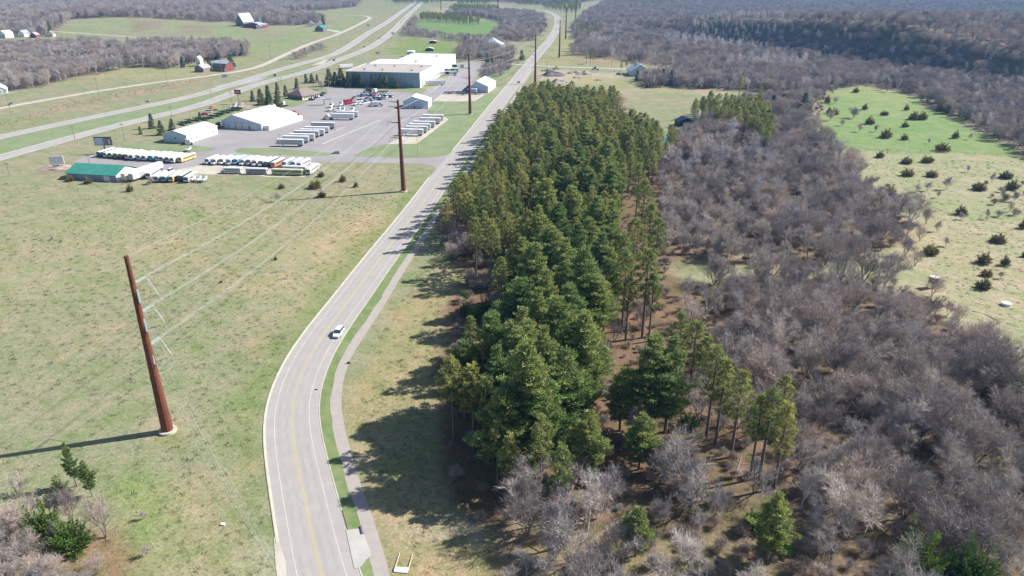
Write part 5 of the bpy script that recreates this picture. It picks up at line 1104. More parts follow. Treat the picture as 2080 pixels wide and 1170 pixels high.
def bus_proto(color, kind='school', L=11.0, roof='white', stripe=None):
    key = ('bus', color, kind, L, roof, stripe)
    if key in PROT: return PROT[key]
    e = empty('bus', PARK, 0); Wd = 1.25; H = 3.0; m = paint(color); rm = paint(roof); hood = 1.6 if kind == 'school' else 0; x0, x1 = -L/2, L/2-hood
    b = MB(); b.box(x0, x1, -Wd, Wd, .45, H-.25, m); b.obj('body', e, bevel=.08)
    ring = lambda x, k: [(x, -Wd-.0, H-.24), (x, Wd, H-.24), (x, Wd-.12, H-.05), (x, Wd-.5, H+.10*k), (x, 0, H+.16*k), (x, -Wd+.5, H+.10*k), (x, -Wd+.12, H-.05)]
    loft([ring(x0+.02, .3), ring(x0+.4, 1), ring(x1-.4, 1), ring(x1-.02, .3)], rm, 'roof', e)
    for s in (-1, 1):
        wb = MB(); n = int((x1-x0-1.2)/.95)
        for k in range(n): wb.box(x0+.5+k*.95, x0+.5+k*.95+.78, s*Wd-.0 if s > 0 else -Wd-.03, s*Wd+.03 if s > 0 else -Wd+.0, 1.65, 2.35, M_glass)
        wb.obj('windows', e)
    MB().box(x1+.002, x1+.04, -Wd+.15, Wd-.15, 1.45, 2.55, M_glass).obj('windshield', e)
    MB().box(x0-.04, x0-.002, -.7, .7, 1.5, 2.3, M_glass).obj('rear_window', e)
    if hood: MB().box(x1+.01, x1+hood, -.95, .95, .55, 1.42, m).obj('hood', e, bevel=.15); MB().box(x1+hood, x1+hood+.12, -1.15, 1.15, .45, .72, M_dark).obj('bumper', e)
    else: MB().box(x1+.002, x1+.10, -1.2, 1.2, .40, .70, M_dark).obj('bumper', e)
    if stripe: MB().box(x0+.1, x1-.1, -Wd-.02, Wd+.02, 1.0, 1.28, paint(stripe)).obj('stripe', e)
    wheels(e, (x0+2.4, x1-(1.7 if not hood else -.6)), (-Wd+.12, Wd-.12), .48, .3)
    PROT[key] = e; return e
def trailer_proto(color='white', L=15.2, side=None, refrig=False):
    key = ('trailer', color, L, side)
    if key in PROT: return PROT[key]
    e = empty('semi_trailer', PARK, 0); m = paint(color); W2 = 1.28
    MB().box(-L/2, L/2, -W2, W2, 1.15, 4.0, m).obj('box', e, bevel=.04)
    MB().box(-L/2+.05, L/2-.05, -W2+.05, W2-.05, 4.0, 4.03, M_wroof).obj('roof', e)
    mb = MB(); mb.box(-L/2+.1, L/2-.1, -.5, .5, .95, 1.148, M_dgrey); mb.obj('undercarriage', e)
    mb = MB()
    for y in (-.8, .8): mb.box(L/2-3.2, L/2-3.05, y-.08, y+.08, .05, 1.148, M_dgrey)
    mb.obj('landing_gear', e); wheels(e, (-L/2+1.4, -L/2+2.6), (-W2+.2, W2-.2), .5, .4)
    MB().box(-L/2-.03, -L/2-.001, -W2+.1, -.02, 1.25, 3.9, M_alu).obj('door', e); MB().box(-L/2-.03, -L/2-.001, .02, W2-.1, 1.25, 3.9, M_alu).obj('door', e)
    sk_ = MB(); n = 14
    for k in range(n): sk_.box(-L/2+.4+k*(L-.8)/n, -L/2+.43+k*(L-.8)/n, -W2-.02, W2+.02, 1.2, 3.95, M_alu)
    sk_.obj('side_rib', e)
    if side:
        mb = MB(); cols = side.split(',')
        for k, c in enumerate(cols): mb.box(-L/2+.3+k*(L-.6)/len(cols), -L/2+.3+(k+1)*(L-.6)/len(cols)-.02, -W2-.035, W2+.035, 1.3, 3.8, paint(c))
        mb.obj('side_graphic', e)
    PROT[key] = e; return e
def tractor_proto(color='white', box=None):
    key = ('tractor', color, box)
    if key in PROT: return PROT[key]
    e = empty('truck', PARK, 0); m = paint(color)
    MB().box(-3.2, 3.0, -.45, .45, .7, 1.0, M_dgrey).obj('chassis', e)
    loft([[(.9, -1.15, 1.0), (.9, 1.15, 1.0), (.9, 1.1, 2.9), (.9, -1.1, 2.9)], [(1.9, -1.15, 1.0), (1.9, 1.15, 1.0), (1.7, 1.05, 2.85), (1.7, -1.05, 2.85)]], m, 'cab', e)
    loft([[(1.92, -.95, .8), (1.92, .95, .8), (1.92, .9, 1.95), (1.92, -.9, 1.95)], [(3.5, -.8, .8), (3.5, .8, .8), (3.4, .7, 1.6), (3.4, -.7, 1.6)]], m, 'hood', e)
    MB().add([(1.93, -.95, 2.0), (1.93, .95, 2.0), (1.80, .95, 2.7), (1.80, -.95, 2.7)], [(0, 1, 2, 3)], M_glass).obj('windshield', e)
    for s in (-1, 1): MB().box(1.05, 1.65, s*1.14-.02, s*1.14+.02, 1.9, 2.6, M_glass).obj('side_window', e)
    MB().box(3.5, 3.7, -1.15, 1.15, .45, .8, M_alu).obj('bumper', e)
    if box: MB().box(-3.6, .8, -1.2, 1.2, 1.05, 3.6, paint(box)).obj('box', e, bevel=.05)
    else:
        loft([[(-.5, -1.15, 1.0), (-.5, 1.15, 1.0), (-.5, 1.1, 3.3), (-.5, -1.1, 3.3)], [(.88, -1.15, 1.0), (.88, 1.15, 1.0), (.8, 1.05, 3.5), (.8, -1.05, 3.5)]], m, 'sleeper', e)
        MB().cyl((-1.9, 0, 1.12), (0, 0, 1), .5, .18, M_dgrey).obj('hitch', e)
    wheels(e, (-2.7, -1.5, 2.7), (-1.0, 1.0), .5, .35); PROT[key] = e; return e
def flat_proto(color='black', L=7.5):
    key = ('flat', color, L)
    if key in PROT: return PROT[key]
    e = empty('flatbed_trailer', PARK, 0); m = paint(color)
    MB().box(-L/2, L/2, -1.15, 1.15, .85, 1.05, m).obj('deck', e); mb = MB()
    for y in (-1.15, 1.12): mb.box(-L/2, L/2, y, y+.05, 1.05, 1.6, m)
    mb.obj('side_rail', e); MB().tube([(L/2, -.9, .9), (L/2+1.4, 0, .7)], .06, m, 4).tube([(L/2, .9, .9), (L/2+1.4, 0, .7)], .06, m, 4).obj('drawbar', e)
    wheels(e, (-.7, .3), (-1.0, 1.0), .38, .25); PROT[key] = e; return e
def boat_proto():
    if 'boat' in PROT: return PROT['boat']
    e = empty('boat', PARK, 0); m = paint('white')
    rg = lambda x, w, z0, z1: [(x, 0, z0), (x, w, z0+.5), (x, w*1.1, z1), (x, -w*1.1, z1), (x, -w, z0+.5)]
    loft([rg(-3, .9, .5, 1.6), rg(0, 1.0, .5, 1.65), rg(2, .7, .6, 1.8), rg(3.3, .06, 1.2, 2.0)], m, 'hull', e)
    MB().box(-1, .9, -.7, .7, 1.6, 2.2, M_alu).obj('cabin', e, bevel=.15); wheels(e, (-1,), (-1, 1), .33, .22); PROT['boat'] = e; return e
USED = set()
def putv(proto, name, pc, head, label, cat, group=None, scale=1.0, z=None):
    """pc: ground pixel of the centre; head: world heading angle"""
    p = gp(*pc) if not isinstance(pc, Vector) else pc; z = .06 if z is None else z; loc = (p.x, p.y, p.z+z)
    if proto.name in USED:
        r = copy_tree(proto, loc, head, scale)
    else:
        USED.add(proto.name); r = proto; r.location = loc; r.rotation_euler = (0, 0, head); r.scale = (scale,)*3
    r.name = name; r['label'] = label; r['category'] = cat
    if group: r['group'] = group
    return r
def heading(a, b): p, q = gp(*a), gp(*b); return math.atan2(q.y-p.y, q.x-p.x)
def by_front(proto, name, f, hd, L, label, cat, group, z=None):
    hd = hd+rng.normal()*.012; L = L+rng.normal()*.5; p = gp(*f); c = Vector((p.x-math.cos(hd)*L/2, p.y-math.sin(hd)*L/2, p.z)); return putv(proto, name, c, hd, label, cat, group, z=z)
# the white car on the road, heading towards the camera side
putv(car_proto('white', 'suv'), 'car', (688, 680), heading((703, 657), (678, 692)), 'white car driving towards the curve on the county road', 'car', 'cars on the county road', scale=1.06)
putv(car_proto('silver', 'sedan'), 'car', (683, 312), heading((690, 312), (676, 312)), 'small silver car at the truck yard entrance', 'car', 'cars at the yards')
putv(car_proto('red', 'sedan'), 'car', (1054, 168), heading((1060, 160), (1054, 168)), 'small red car far up the county road', 'car', 'cars on the county road')
for px, py, c, lab in ((838, 26, 'white', 'white car where the highway leaves the picture'), (820, 38, 'black', 'black car leading the far highway trio'), (817, 41, 'white', 'white car in the middle of the far highway trio'), (814, 46, 'grey', 'grey car trailing the far highway trio'), (771, 79, 'maroon', 'dark red car on the highway above the storage shed'), (740, 96, 'black', 'black car on the highway near the billboard'), (679, 123.5, 'black', 'black car passing the highway crossover'), (559, 154, 'navy', 'navy car on the near carriageway by the fence'), (800, 29, 'silver', 'silver car on the far carriageway near the horizon'), (302, 206.5, 'silver', 'silver car on the far carriageway in the left half')):
    putv(car_proto(c), 'car', (px, py), heading((px-6, py+4), (px+6, py-5)), lab, 'car', 'cars on the highway', z=.25)
putv(car_proto('grey', 'pickup'), 'car', (24, 213.5), heading((14, 216), (34, 211)), 'grey pickup on the gravel frontage road at the left', 'pickup', z=.2)

HB = heading((388, 321), (359, 331)); BG = 'parked buses in the back row'
rowA = [((200, 320), 'navy', 'coach', 'white', None, 'dark blue nosed coach at the left end of the billboard row'), ((214, 321), 'cream', 'transit', 'white', 'green', 'bus with dark green front next to the blue coach'), ((224, 322), 'lime', 'transit', 'white', None, 'lime fronted bus, third in the billboard row'), ((235, 323), 'green', 'transit', 'white', None, 'green fronted bus, fourth in the billboard row'), ((246, 324), 'maroon', 'transit', 'white', None, 'maroon fronted bus in the billboard row'),
        ((257, 325), 'white', 'transit', 'white', 'grey', 'white bus just right of the maroon one'), ((268, 326), 'silver', 'coach', 'white', None, 'silver bus two right of the maroon one'), ((281, 327), 'cream', 'transit', 'white', None, 'cream bus in the middle of the billboard row'), ((292, 328), 'skyblue', 'coach', 'white', None, 'pale blue bus in the middle of the billboard row'), ((307, 328), 'teal', 'transit', 'white', None, 'taller teal fronted bus in the billboard row'), ((319, 329), 'white', 'transit', 'white', 'teal', 'white bus right of the taller teal one'),
        ((329, 330), 'silver', 'transit', 'white', None, 'silver bus four from the yellow one'), ((340, 331), 'cream', 'coach', 'white', None, 'cream coach three from the yellow one'), ((351, 332), 'white', 'coach', 'white', None, 'white coach beside the yellow school bus'), ((365, 331.5), 'yellow', 'transit', 'white', None, 'yellow school bus at the right end of the billboard row')]
for f, c, k, rf_, st, lab in rowA: by_front(bus_proto(c, k, 11.5, rf_, st), 'bus', f, HB, 11.5, lab, 'bus', BG)
HB2 = heading((577, 326), (548, 340))
rowB = [((417, 336), 'skyblue', 'school', None, 'pale blue bus at the left end of the middle row'), ((432, 336.5), 'white', 'school', None, 'white bus second in the middle row'), ((447, 336), 'white', 'school', 'grey', 'grey striped white bus third in the middle row'), ((462, 337), 'skyblue', 'school', 'white', 'pale blue bus with a white stripe in the middle row'), ((475, 336.5), 'teal', 'school', None, 'teal bus in the middle row'), ((489, 337.5), 'white', 'school', 'maroon', 'maroon striped white bus in the middle row'), ((502, 337.5), 'silver', 'school', None, 'silver bus in the middle row'), ((515, 339), 'white', 'school', 'skyblue', 'blue striped white bus in the middle row'), ((528, 340), 'white', 'school', 'navy', 'navy striped white bus left of the orange one'), ((541, 340), 'navy', 'transit', None, 'navy bus touching the orange one'),
        ((554, 342), 'orange', 'transit', None, 'orange bus in the middle row'), ((574, 342), 'skyblue', 'school', 'teal', 'bright blue bus right of the orange one'), ((592, 342), 'white', 'school', None, 'plain white bus two right of the orange one'), ((607, 343), 'white', 'transit', 'maroon', 'red striped white bus near the white coach')]
for f, c, k, st, lab in rowB: by_front(bus_proto(c, k, 11.0, 'white', st), 'bus', f, HB2, 11, lab, 'bus', 'parked buses in the middle row')
by_front(bus_proto('white', 'coach', 12.5, 'white', 'grey'), 'bus', (626, 356), heading((652, 337), (624, 357)), 12.5, 'long white coach at the right end of the pale gravel lot', 'bus', 'parked buses on the pale gravel')
putv(bus_proto('white', 'school', 10.5, 'white', 'grey'), 'bus', (471, 352), heading((492, 353), (450, 352)), 'white bus seen side on at the left of the pale gravel', 'bus', 'parked buses on the pale gravel')
putv(bus_proto('silver', 'coach', 10.5, 'white', 'maroon'), 'bus', (523, 353.5), heading((545, 354), (502, 353)), 'silver bus with dark windows seen side on', 'bus', 'parked buses on the pale gravel')
putv(bus_proto('lime', 'coach', 15.5, 'cream', 'yellow'), 'bus', (585, 355.5), heading((618, 356.5), (552, 354.5)), 'long green bus with a yellow stripe on the pale gravel', 'bus', 'parked buses on the pale gravel')
putv(bus_proto('cream', 'coach', 12, 'white', None), 'bus', (600, 349), heading((622, 350), (575, 348)), 'cream bus standing behind the long green one', 'bus', 'parked buses on the pale gravel')
HB3 = heading((376, 353), (347, 371)); rowC = [((302, 364), 'white', 'transit', 'low white bus beside the old trailers', None), ((317, 371.5), 'skyblue', 'transit', 'pale blue fronted bus left in the lower row', None), ((332, 371.5), 'teal', 'coach', 'teal bus in the lower row', None), ((347, 371.5), 'yellow', 'coach', 'yellow sided bus in the lower row', 'darkgreen'), ((365, 369.5), 'navy', 'coach', 'navy bus in the lower row', None), ((378, 372.5), 'cream', 'transit', 'cream bus at the right of the lower row', 'navy')]
for f, c, k, lab, st in rowC: by_front(bus_proto(c, k, 11.0, 'white', st), 'bus', f, HB3, 11, lab, 'bus', 'parked buses in the lower row')
for f, lab in (((330, 350), 'white van at the back of the lower row'), ((346, 351), 'white van right of another at the back of the lower row')): putv(car_proto('white', 'van'), 'van', f, HB3, lab, 'van', 'vans behind the lower row')
for f, lab in (((404, 368), 'white boat on a trailer at the lower row end'), ((416, 368.5), 'outermost white boat at the lower row end'), ((392, 367), 'white boat squeezed beside the cream bus'), ((384, 307), 'white boat on grass behind the yellow school bus')): putv(boat_proto(), 'boat', f, HB3+math.pi, lab, 'boat', 'boats on trailers')
HT = heading((294, 360), (267, 369)); 
by_front(trailer_proto('cream', 13), 'semi_trailer', (252, 369.8), HT, 13, 'old cream trailer nearest the green roofed shed', 'trailer', 'old trailers by the shed')
by_front(trailer_proto('silver', 12, 'cream,silver,cream'), 'semi_trailer', (268, 370), HT, 12, 'old rust-topped trailer in front of the cream one', 'trailer', 'old trailers by the shed')
by_front(trailer_proto('white', 12), 'semi_trailer', (293, 356), HT, 12, 'white trailer behind the rust-topped one', 'trailer', 'old trailers by the shed')

HR = heading((617, 297.5), (563, 296.5)); TG = 'white semi trailers parked in the yard row'
for i, (rx, ry, n) in enumerate(((617, 297.5, 'nearest white trailer of the left yard row'), (628, 290.5, 'second nearest white trailer of the left yard row'), (640, 286, 'third white trailer of the left yard row'), (649, 279.5, 'middle white trailer of the left yard row'), (660, 276, 'fifth white trailer of the left yard row'), (669, 271, 'second farthest white trailer of the left yard row'), (681, 262, 'farthest white trailer of the left yard row'))):
    p = gp(rx, ry); c = Vector((p.x+math.cos(HR)*7.6, p.y+math.sin(HR)*7.6, 0)); putv(trailer_proto('white' if i % 3 else 'silver'), 'semi_trailer', c, HR, n, 'trailer', TG)
HR2 = heading((860, 276), (818, 275))
for i, (rx, ry, n) in enumerate(((860, 276, 'nearest trailer of the right row, with grey lettering'), (869, 270, 'second trailer of the right row'), (875, 265, 'third trailer of the right row'), (884, 259.5, 'pale trailer with a dark roof edge in the right row'), (895, 252, 'second farthest trailer of the right row'), (901, 246, 'farthest trailer of the right row by the lawn'))):
    p = gp(rx, ry); c = Vector((p.x+math.cos(HR2)*7.0, p.y+math.sin(HR2)*7.0, 0)); tr_ = trailer_proto('white', 14); o_ = putv(tr_, 'semi_trailer', c, HR2, n, 'trailer', 'white semi trailers parked on the right strip')
    if i == 0:
        mb = MB()
        for k in range(7): mb.box(-6.4+k*.42, -6.15+k*.42, 1.30, 1.34, 2.9, 3.5, M_dgrey)
        for k in range(7): mb.box(-6.4+k*.42, -6.15+k*.42, 1.30, 1.34, 1.9, 2.4, M_dgrey)
        mb.obj('lettering', o_)
# tractors, dock trailers, yard lot
q = gp(696, 243.5); putv(trailer_proto('white'), 'semi_trailer', (697, 243), HR, 'white trailer hitched to the lone tractor in mid yard', 'trailer', 'trailers in mid yard'); putv(tractor_proto('white'), 'truck', (667, 242.5), HR, 'white tractor pulling the lone trailer in mid yard', 'truck', 'white tractors')
putv(trailer_proto('white'), 'semi_trailer', (706, 238), HR, 'white trailer parked behind the hitched one in mid yard', 'trailer', 'trailers in mid yard')
for px, py, lab in ((672, 225, 'leftmost white tractor in the front line'), (689, 226, 'second white tractor in the front line'), (698, 227, 'third white tractor in the front line'), (717, 227, 'lone white tractor right in the front line'), (674, 218, 'white tractor behind the leftmost one'), (694, 215, 'white tractor left of the red trucks'), (723, 214, 'white tractor right of the red trucks')): putv(tractor_proto('white'), 'truck', (px, py), R(-96+rng.normal()*4), lab, 'truck', 'white tractors')
for px, py, lab in ((702, 212, 'leftmost red truck in the yard cluster'), (708, 211.5, 'middle red truck in the yard cluster'), (714, 210.5, 'rightmost red truck in the yard cluster')): putv(tractor_proto('red'), 'truck', (px, py), R(-110), lab, 'truck', 'red trucks')
putv(tractor_proto('white', 'white'), 'truck', (758, 216.5), R(185), 'white box truck at the front right of the yard cluster', 'truck'); putv(tractor_proto('silver', 'white'), 'truck', (769, 216), R(5), 'silver nosed box truck at the front right of the yard cluster', 'truck')
putv(tractor_proto('white', 'brown'), 'truck', (747, 188), R(178), 'truck with a dark brown box at the back of the yard cluster', 'truck'); putv(tractor_proto('white', 'white'), 'truck', (763, 189), R(80), 'white box truck at the back of the yard cluster', 'truck'); putv(flat_proto('grey', 9), 'flatbed_trailer', (777, 189), R(5), 'grey flatbed behind the yard cluster', 'trailer')
lot = [(719, 201, 'grey', 'pickup'), (729, 196, 'white', 'sedan'), (733, 195.5, 'navy', 'pickup'), (738, 196, 'blue', 'suv'), (744, 194.5, 'silver', 'sedan'), (754, 195.5, 'blue', 'pickup'), (761, 195.5, 'red', 'sedan'), (770, 197, 'white', 'pickup'), (775, 195, 'silver', 'van'), (781, 196, 'grey', 'suv'), (786, 197.5, 'white', 'van'), (791, 197, 'blue', 'sedan'), (797, 197.5, 'silver', 'suv'), (760, 203, 'blue', 'van'), (767, 202, 'white', 'van'), (773, 203, 'navy', 'suv'), (778, 202, 'white', 'pickup'), (746, 203, 'silver', 'van'), (752, 204.5, 'white', 'suv'), (735, 206, 'white', 'van'), (741, 208, 'cream', 'pickup'), (728, 206, 'white', 'pickup'), (730, 211, 'white', 'suv'), (745, 210, 'white', 'van'), (748, 206.5, 'black', 'suv'), (738, 212, 'white', 'sedan')]
for i, (px, py, c, k) in enumerate(lot):
    lab = f"{c} {k} {'behind' if py < 199 else 'among'} the white vehicles {'right of' if px > 752 else 'near'} the red trucks"
    putv(car_proto(c, k), 'car', (px, py), R(rng.choice([190, 250, 80, 10])+rng.normal()*6), lab, 'car' if k in ('sedan', 'suv') else k, 'vehicles in the yard cluster', scale=1.1)
for px, py, c, lab in ((633, 204, 'black', 'nearest black car outside the brown roofed office'), (644, 200.5, 'navy', 'navy car outside the brown roofed office'), (652, 195, 'black', 'black car second farthest outside the office'), (658, 191, 'grey', 'farthest dark car outside the office'), (601, 182.5, 'white', 'white car parked behind the office')): putv(car_proto(c, 'suv'), 'car', (px, py), R(20), lab, 'car', 'cars by the office')
for px, py, c, lab, hd in ((380, 294, 'white', 'white truck at the gable of the smaller metal hall', 10), (446, 259, 'navy', 'dark truck between the two metal halls', 170), (577, 215.5, 'white', 'white truck by the office lawn', 150), (558, 222.5, 'white', 'white truck behind the large metal hall', 160), (597, 235, 'red', 'red fronted truck at the large hall lean-to', 30), (947, 187, 'blue', 'blue truck before the roadside shed', 200), (952, 182, 'navy', 'navy truck behind the blue one at the roadside shed', 200)): putv(tractor_proto(c), 'truck', (px, py), R(hd), lab, 'truck', 'scattered trucks')
for px, py, lab in ((912, 190.5, 'first dark flatbed before the roadside shed'), (928, 190, 'second dark flatbed before the roadside shed'), (940, 193, 'third dark flatbed before the roadside shed'), (966, 192, 'last dark flatbed, touching the shed annex')): putv(flat_proto('grey', 9), 'flatbed_trailer', (px, py), R(2), lab, 'trailer', 'flatbeds at the roadside shed')
fl = [(371.5, 253), (386, 248), (401, 244.5), (417, 243.5), (430, 239), (443, 235.5), (453, 230.5), (464, 228), (474, 224), (484, 223)]
HF = heading((364, 251), (379, 256))
for i, (px, py) in enumerate(fl):
    where_ = ('leftmost of the row behind the smaller hall', 'second from the left behind the smaller hall', 'third from the left by the small spruce', 'right of the small spruce', 'in front of the red car', 'in front of the orange lift', 'left of the large hall roof', 'behind the large hall left eave', 'second from the red sign mound', 'next to the red sign mound')[i]
    putv(flat_proto('darkgreen', 10.5), 'flatbed_trailer', (px, py), HF, 'dark flatbed '+where_, 'trailer', 'dark flatbeds on the grass strip')
putv(car_proto('red', 'pickup'), 'car', (414, 234), R(200), 'red pickup on the grass by the small spruce', 'pickup'); putv(car_proto('white', 'van'), 'van', (422, 229), R(200), 'white van beside the red pickup on the grass', 'van'); putv(tractor_proto('orange'), 'truck', (432, 225), R(220), 'orange lift truck on the grass strip', 'truck')
dg = heading((903, 172), (869, 172.5))
for (px, py), c, sd_, lab in (((885, 173), 'white', None, 'white trailer at the nearest warehouse dock'), ((888, 170.5), 'white', None, 'white trailer behind another at the nearest warehouse dock'), ((912, 153.5), 'white', 'teal,skyblue,navy,white', 'blue and teal painted trailer at the warehouse docks'), ((916, 147.5), 'white', 'green,darkgreen,lime,black', 'green and black painted trailer at the warehouse docks'), ((928, 138.5), 'white', 'lime,white,black,green', 'farthest painted trailer at the warehouse docks')): putv(trailer_proto(c, 15.0, sd_), 'semi_trailer', (px, py), dg, lab, 'trailer', 'trailers at the warehouse docks')
putv(trailer_proto('white', 15.1), 'semi_trailer', (703, 139), heading((690, 140), (714, 138)), 'lone white trailer standing by the highway fence', 'trailer')
putv(tractor_proto('grey'), 'truck', (1210, 142), R(170), 'dark loader truck in the aggregate yard', 'truck'); putv(tractor_proto('yellow'), 'truck', (1129, 141), R(20), 'small yellow loader in the aggregate yard', 'truck'); putv(car_proto('teal', 'van'), 'van', (1257, 152), R(0), 'teal van left of the pale blue barn', 'van')

# ------------------------------------------------------------ steel transmission line
def z_on(px_base, py_top):
    b = gp(*px_base); lo, hi = 0, 60
    for _ in range(40):
        m_ = (lo+hi)/2
        if proj(b.x, b.y, m_)[1] > py_top: lo = m_
        else: hi = m_
    return lo
def steel_pole(base, H, r0, r1, label, arms, aim, first=False):
    b = gp(*base); e = empty('steel_pole', (b.x, b.y, b.z), 0, label, 'power pole', 'rusty steel power poles')
    mb = MB(); n = 12; mb.tube([(0, 0, .0), (0, 0, H*.33), (0, 0, H*.66), (0, 0, H)], [r0, r0+(r1-r0)*.36, r0+(r1-r0)*.68, r1], M_steel, n); mb.obj('shaft', e)
    MB().tube([(0, 0, H*.33-.4), (0, 0, H*.33+.4)], r0+(r1-r0)*.36+.05, M_steel, n).obj('collar', e)
    MB().cyl((0, 0, .25), (0, 0, 1), r0*1.55, .5, M_conc, 20).obj('footing', e)
    for z, L in arms:
        d = Vector((math.cos(aim), math.sin(aim), 0)); a = MB().tube([Vector((0, 0, z-.25)), d*L*.5+Vector((0, 0, z-.05)), d*L+Vector((0, 0, z+.25))], [.26, .18, .10], M_steel, 6).obj('arm', e)
        if z < H-1: MB().tube([d*L+Vector((0, 0, z+.2)), d*L+Vector((0, 0, z-2.4))], .09, M_ins, 6).obj('insulator', a)
    return e, b
ARMS = [(40.2, 4.2), (38.0, 4.2), (31.3, 5.2), (24.6, 4.6)]
bases = [(341, 876), (820, 389), (955, 232), (1087, 170), (1136, 117), (1149, 79), (1169, 45), (1012, 26), (896, 21)]
desc = ['rusty steel pole nearest the camera, without arms', 'rusty steel pole by the side road junction', 'rusty steel pole on the lawn by the roadside shed', 'rusty steel pole rising behind the pine belt tip', 'rusty steel pole right of the gravel crossroads', 'steel pole at the foot of the wooded hill', 'small far steel pole against the hill woods', 'far steel pole over the dark pine plantation', 'far steel pole beside the highway on the horizon']
attach = []
b1 = gp(*bases[0]); b2 = gp(*bases[1])
for i, bs in enumerate(bases):
    p = gp(*bs)
    if i == 0:
        e, b = steel_pole(bs, 41.2, 1.22, .42, desc[0], [], 0); dirw = (b2-b1).normalized()
        zs = [z_on(bs, y) for y in (577, 636, 704)]; ap = [Vector((b.x, b.y, 41.0))]+[Vector((b.x, b.y, z)) for z in zs]; P1 = (e, b, zs, dirw)
        attach.append(ap); continue
    nxt = gp(*bases[min(i+1, len(bases)-1)]); prv = gp(*bases[i-1]); t = (nxt-prv).normalized(); aim = math.atan2(t.x, -t.y)
    if i in (1, 2): aim = math.pi*.985
    e, b = steel_pole(bs, 41.0 if i < 3 else 41.5, 1.15, .45, desc[i], ARMS, aim); d = Vector((math.cos(aim), math.sin(aim), 0)); bz = Vector((0, 0, b.z))
    attach.append([b+Vector((0, 0, 40.4))+d*4.1]+[b+d*L+Vector((0, 0, z-2.4)) for z, L in ARMS[1:]])
def cable(a, b, sag, r, label, twin=0):
    c = (a+b)/2; e = empty('power_cable' if not twin else 'conductor_bundle', (a.x, a.y, a.z), 0, label, 'power cable', 'overhead cables of the steel pole line')
    side = (b-a).cross(Vector((0, 0, 1))).normalized()
    for s in ((-1, 1) if twin else (0,)):
        off = side*s*.28; pts = []
        for k in range(33):
            t = k/32; p = a.lerp(b, t)+off; p.z -= 4*sag*t*(1-t); pts.append(p-a)
        MB().tube(pts, r, M_wire, 4, False).obj('wire', e)
    return e
e, b, zs, dirw = P1
names = ('top', 'middle', 'bottom')
for i in range(5):
    a_, b_ = attach[i], attach[i+1]; span = ('nearest span', 'second span', 'third span', 'fourth span', 'fifth span')[i]
    L_ = (b_[0]-a_[0]).length; cable(a_[0], b_[0], L_*.018, .028 if i < 2 else .04, f"thin shield wire at the pole tops, {span}")
    for k in range(3):
        A_ = a_[k+1].copy()
        if i == 0: A_ = A_+dirw*4.2
        cable(A_, b_[k+1], L_*.022, .032 if i < 1 else .04, f"twin conductor of the {names[k]} phase, {span}", 1)
for k, z in enumerate(zs):
    mb = MB(); s = dirw.cross(Vector((0, 0, 1))).normalized()
    for q in (-1, 1): mb.tube([s*q*.28+dirw*.6+Vector((0, 0, z)), s*q*.28+dirw*4.2+Vector((0, 0, z-.1))], .085, M_ins, 6)
    mb.obj('insulator', e)
    m2 = MB().tube([Vector((.55, -.1, z-1.2)), Vector((.75, -.35, z-4.0))], .2, M_ins, 6); m2.obj('insulator', e)
    pts = [dirw*4.2+Vector((0, 0, z-.1))]; end = Vector((2.2, -2.2, z-5.2))
    mid = Vector((4.6, .6, z-3.6)); mb = MB(); mb.tube([pts[0], pts[0].lerp(mid, .6)+Vector((.5, 0, -.8)), mid, mid.lerp(end, .5)+Vector((.4, 0, -.7)), end], .05, M_wire, 4, False)
    mb.tube([Vector((.6, -.2, z-3.6)), Vector((3.6, .2, z-2.8))], .05, M_dgrey, 4); mb.tube([Vector((.7, -.3, z-4)), Vector((3.4, -.9, z-4.4))], .05, M_alu, 4); mb.obj('jumper', e)
    # conductors leaving towards the camera side
    tgt = gp(560+(-18, 8, 34)[k], 1170, 12); A_ = b+Vector((2.2, -2.2, z-5.2)); dd_ = (tgt-A_); far = A_+dd_*2.3; far.z = z-6
    cable(A_, far, 10, .013, f"faint twin conductor of the {names[k]} phase running to the bottom edge", 1)

# ------------------------------------------------------------ wooden poles, lamps, signs
def wood_pole(px, py, H, label, arm=True, lamp=False):
    b = gp(px, py); e = empty('lamp_post' if lamp else 'utility_pole', b, 0, label, 'lamp post' if lamp else 'utility pole', 'lamp posts in the yards' if lamp else 'wooden utility poles')
    MB().tube([(0, 0, 0), (0, 0, H)], [.17, .11], M_alu if lamp else M_wood, 7).obj('pole', e)
    if lamp: MB().box(-.8, .8, -.15, .15, H, H+.25, M_alu).obj('lamp_head', e); MB().cyl((0, 0, .35), (0, 0, 1), .35, .7, M_conc, 10).obj('footing', e)
    elif arm: MB().box(-1.3, 1.3, -.08, .08, H-.9, H-.7, M_wood).obj('crossarm', e)
for px, py, H, lab in ((24, 235, 15, 'utility pole at the left edge of the frontage road'), (202, 197, 15, 'utility pole second from the left by the frontage road'), (340, 168, 14, 'utility pole midway along the frontage road'), (451, 151, 13, 'utility pole by the red barn'), (153, 286, 9, 'utility pole between highway and billboard'), (254, 288, 11, 'utility pole behind the billboard bus row'), (350, 243, 9, 'utility pole above the dark round pine'), (430, 201, 7, 'short pole on the near highway verge'), (472, 216, 11, 'pole left of the red pylon sign'), (572, 178, 9, 'pole by the office and highway'), (567, 176, 7, 'shorter pole by the office and highway'), (773, 119, 10, 'pole behind the highway billboard'), (20, 358, 7, 'utility pole at the far left of the west field'), (550, 120, 16, 'utility pole by the frontage road thicket'), (185, 345, 8, 'pole in front of the green roof'), (1242, 139, 9, 'pole on the gravel road past the aggregate yard'), (1057, 115, 8, 'pole by the grey garage'), (1110, 135, 6, 'short pole at the gravel crossroads'), (1802, 312, 3, 'short pole on the meadow fence line')): wood_pole(px, py, H, lab)
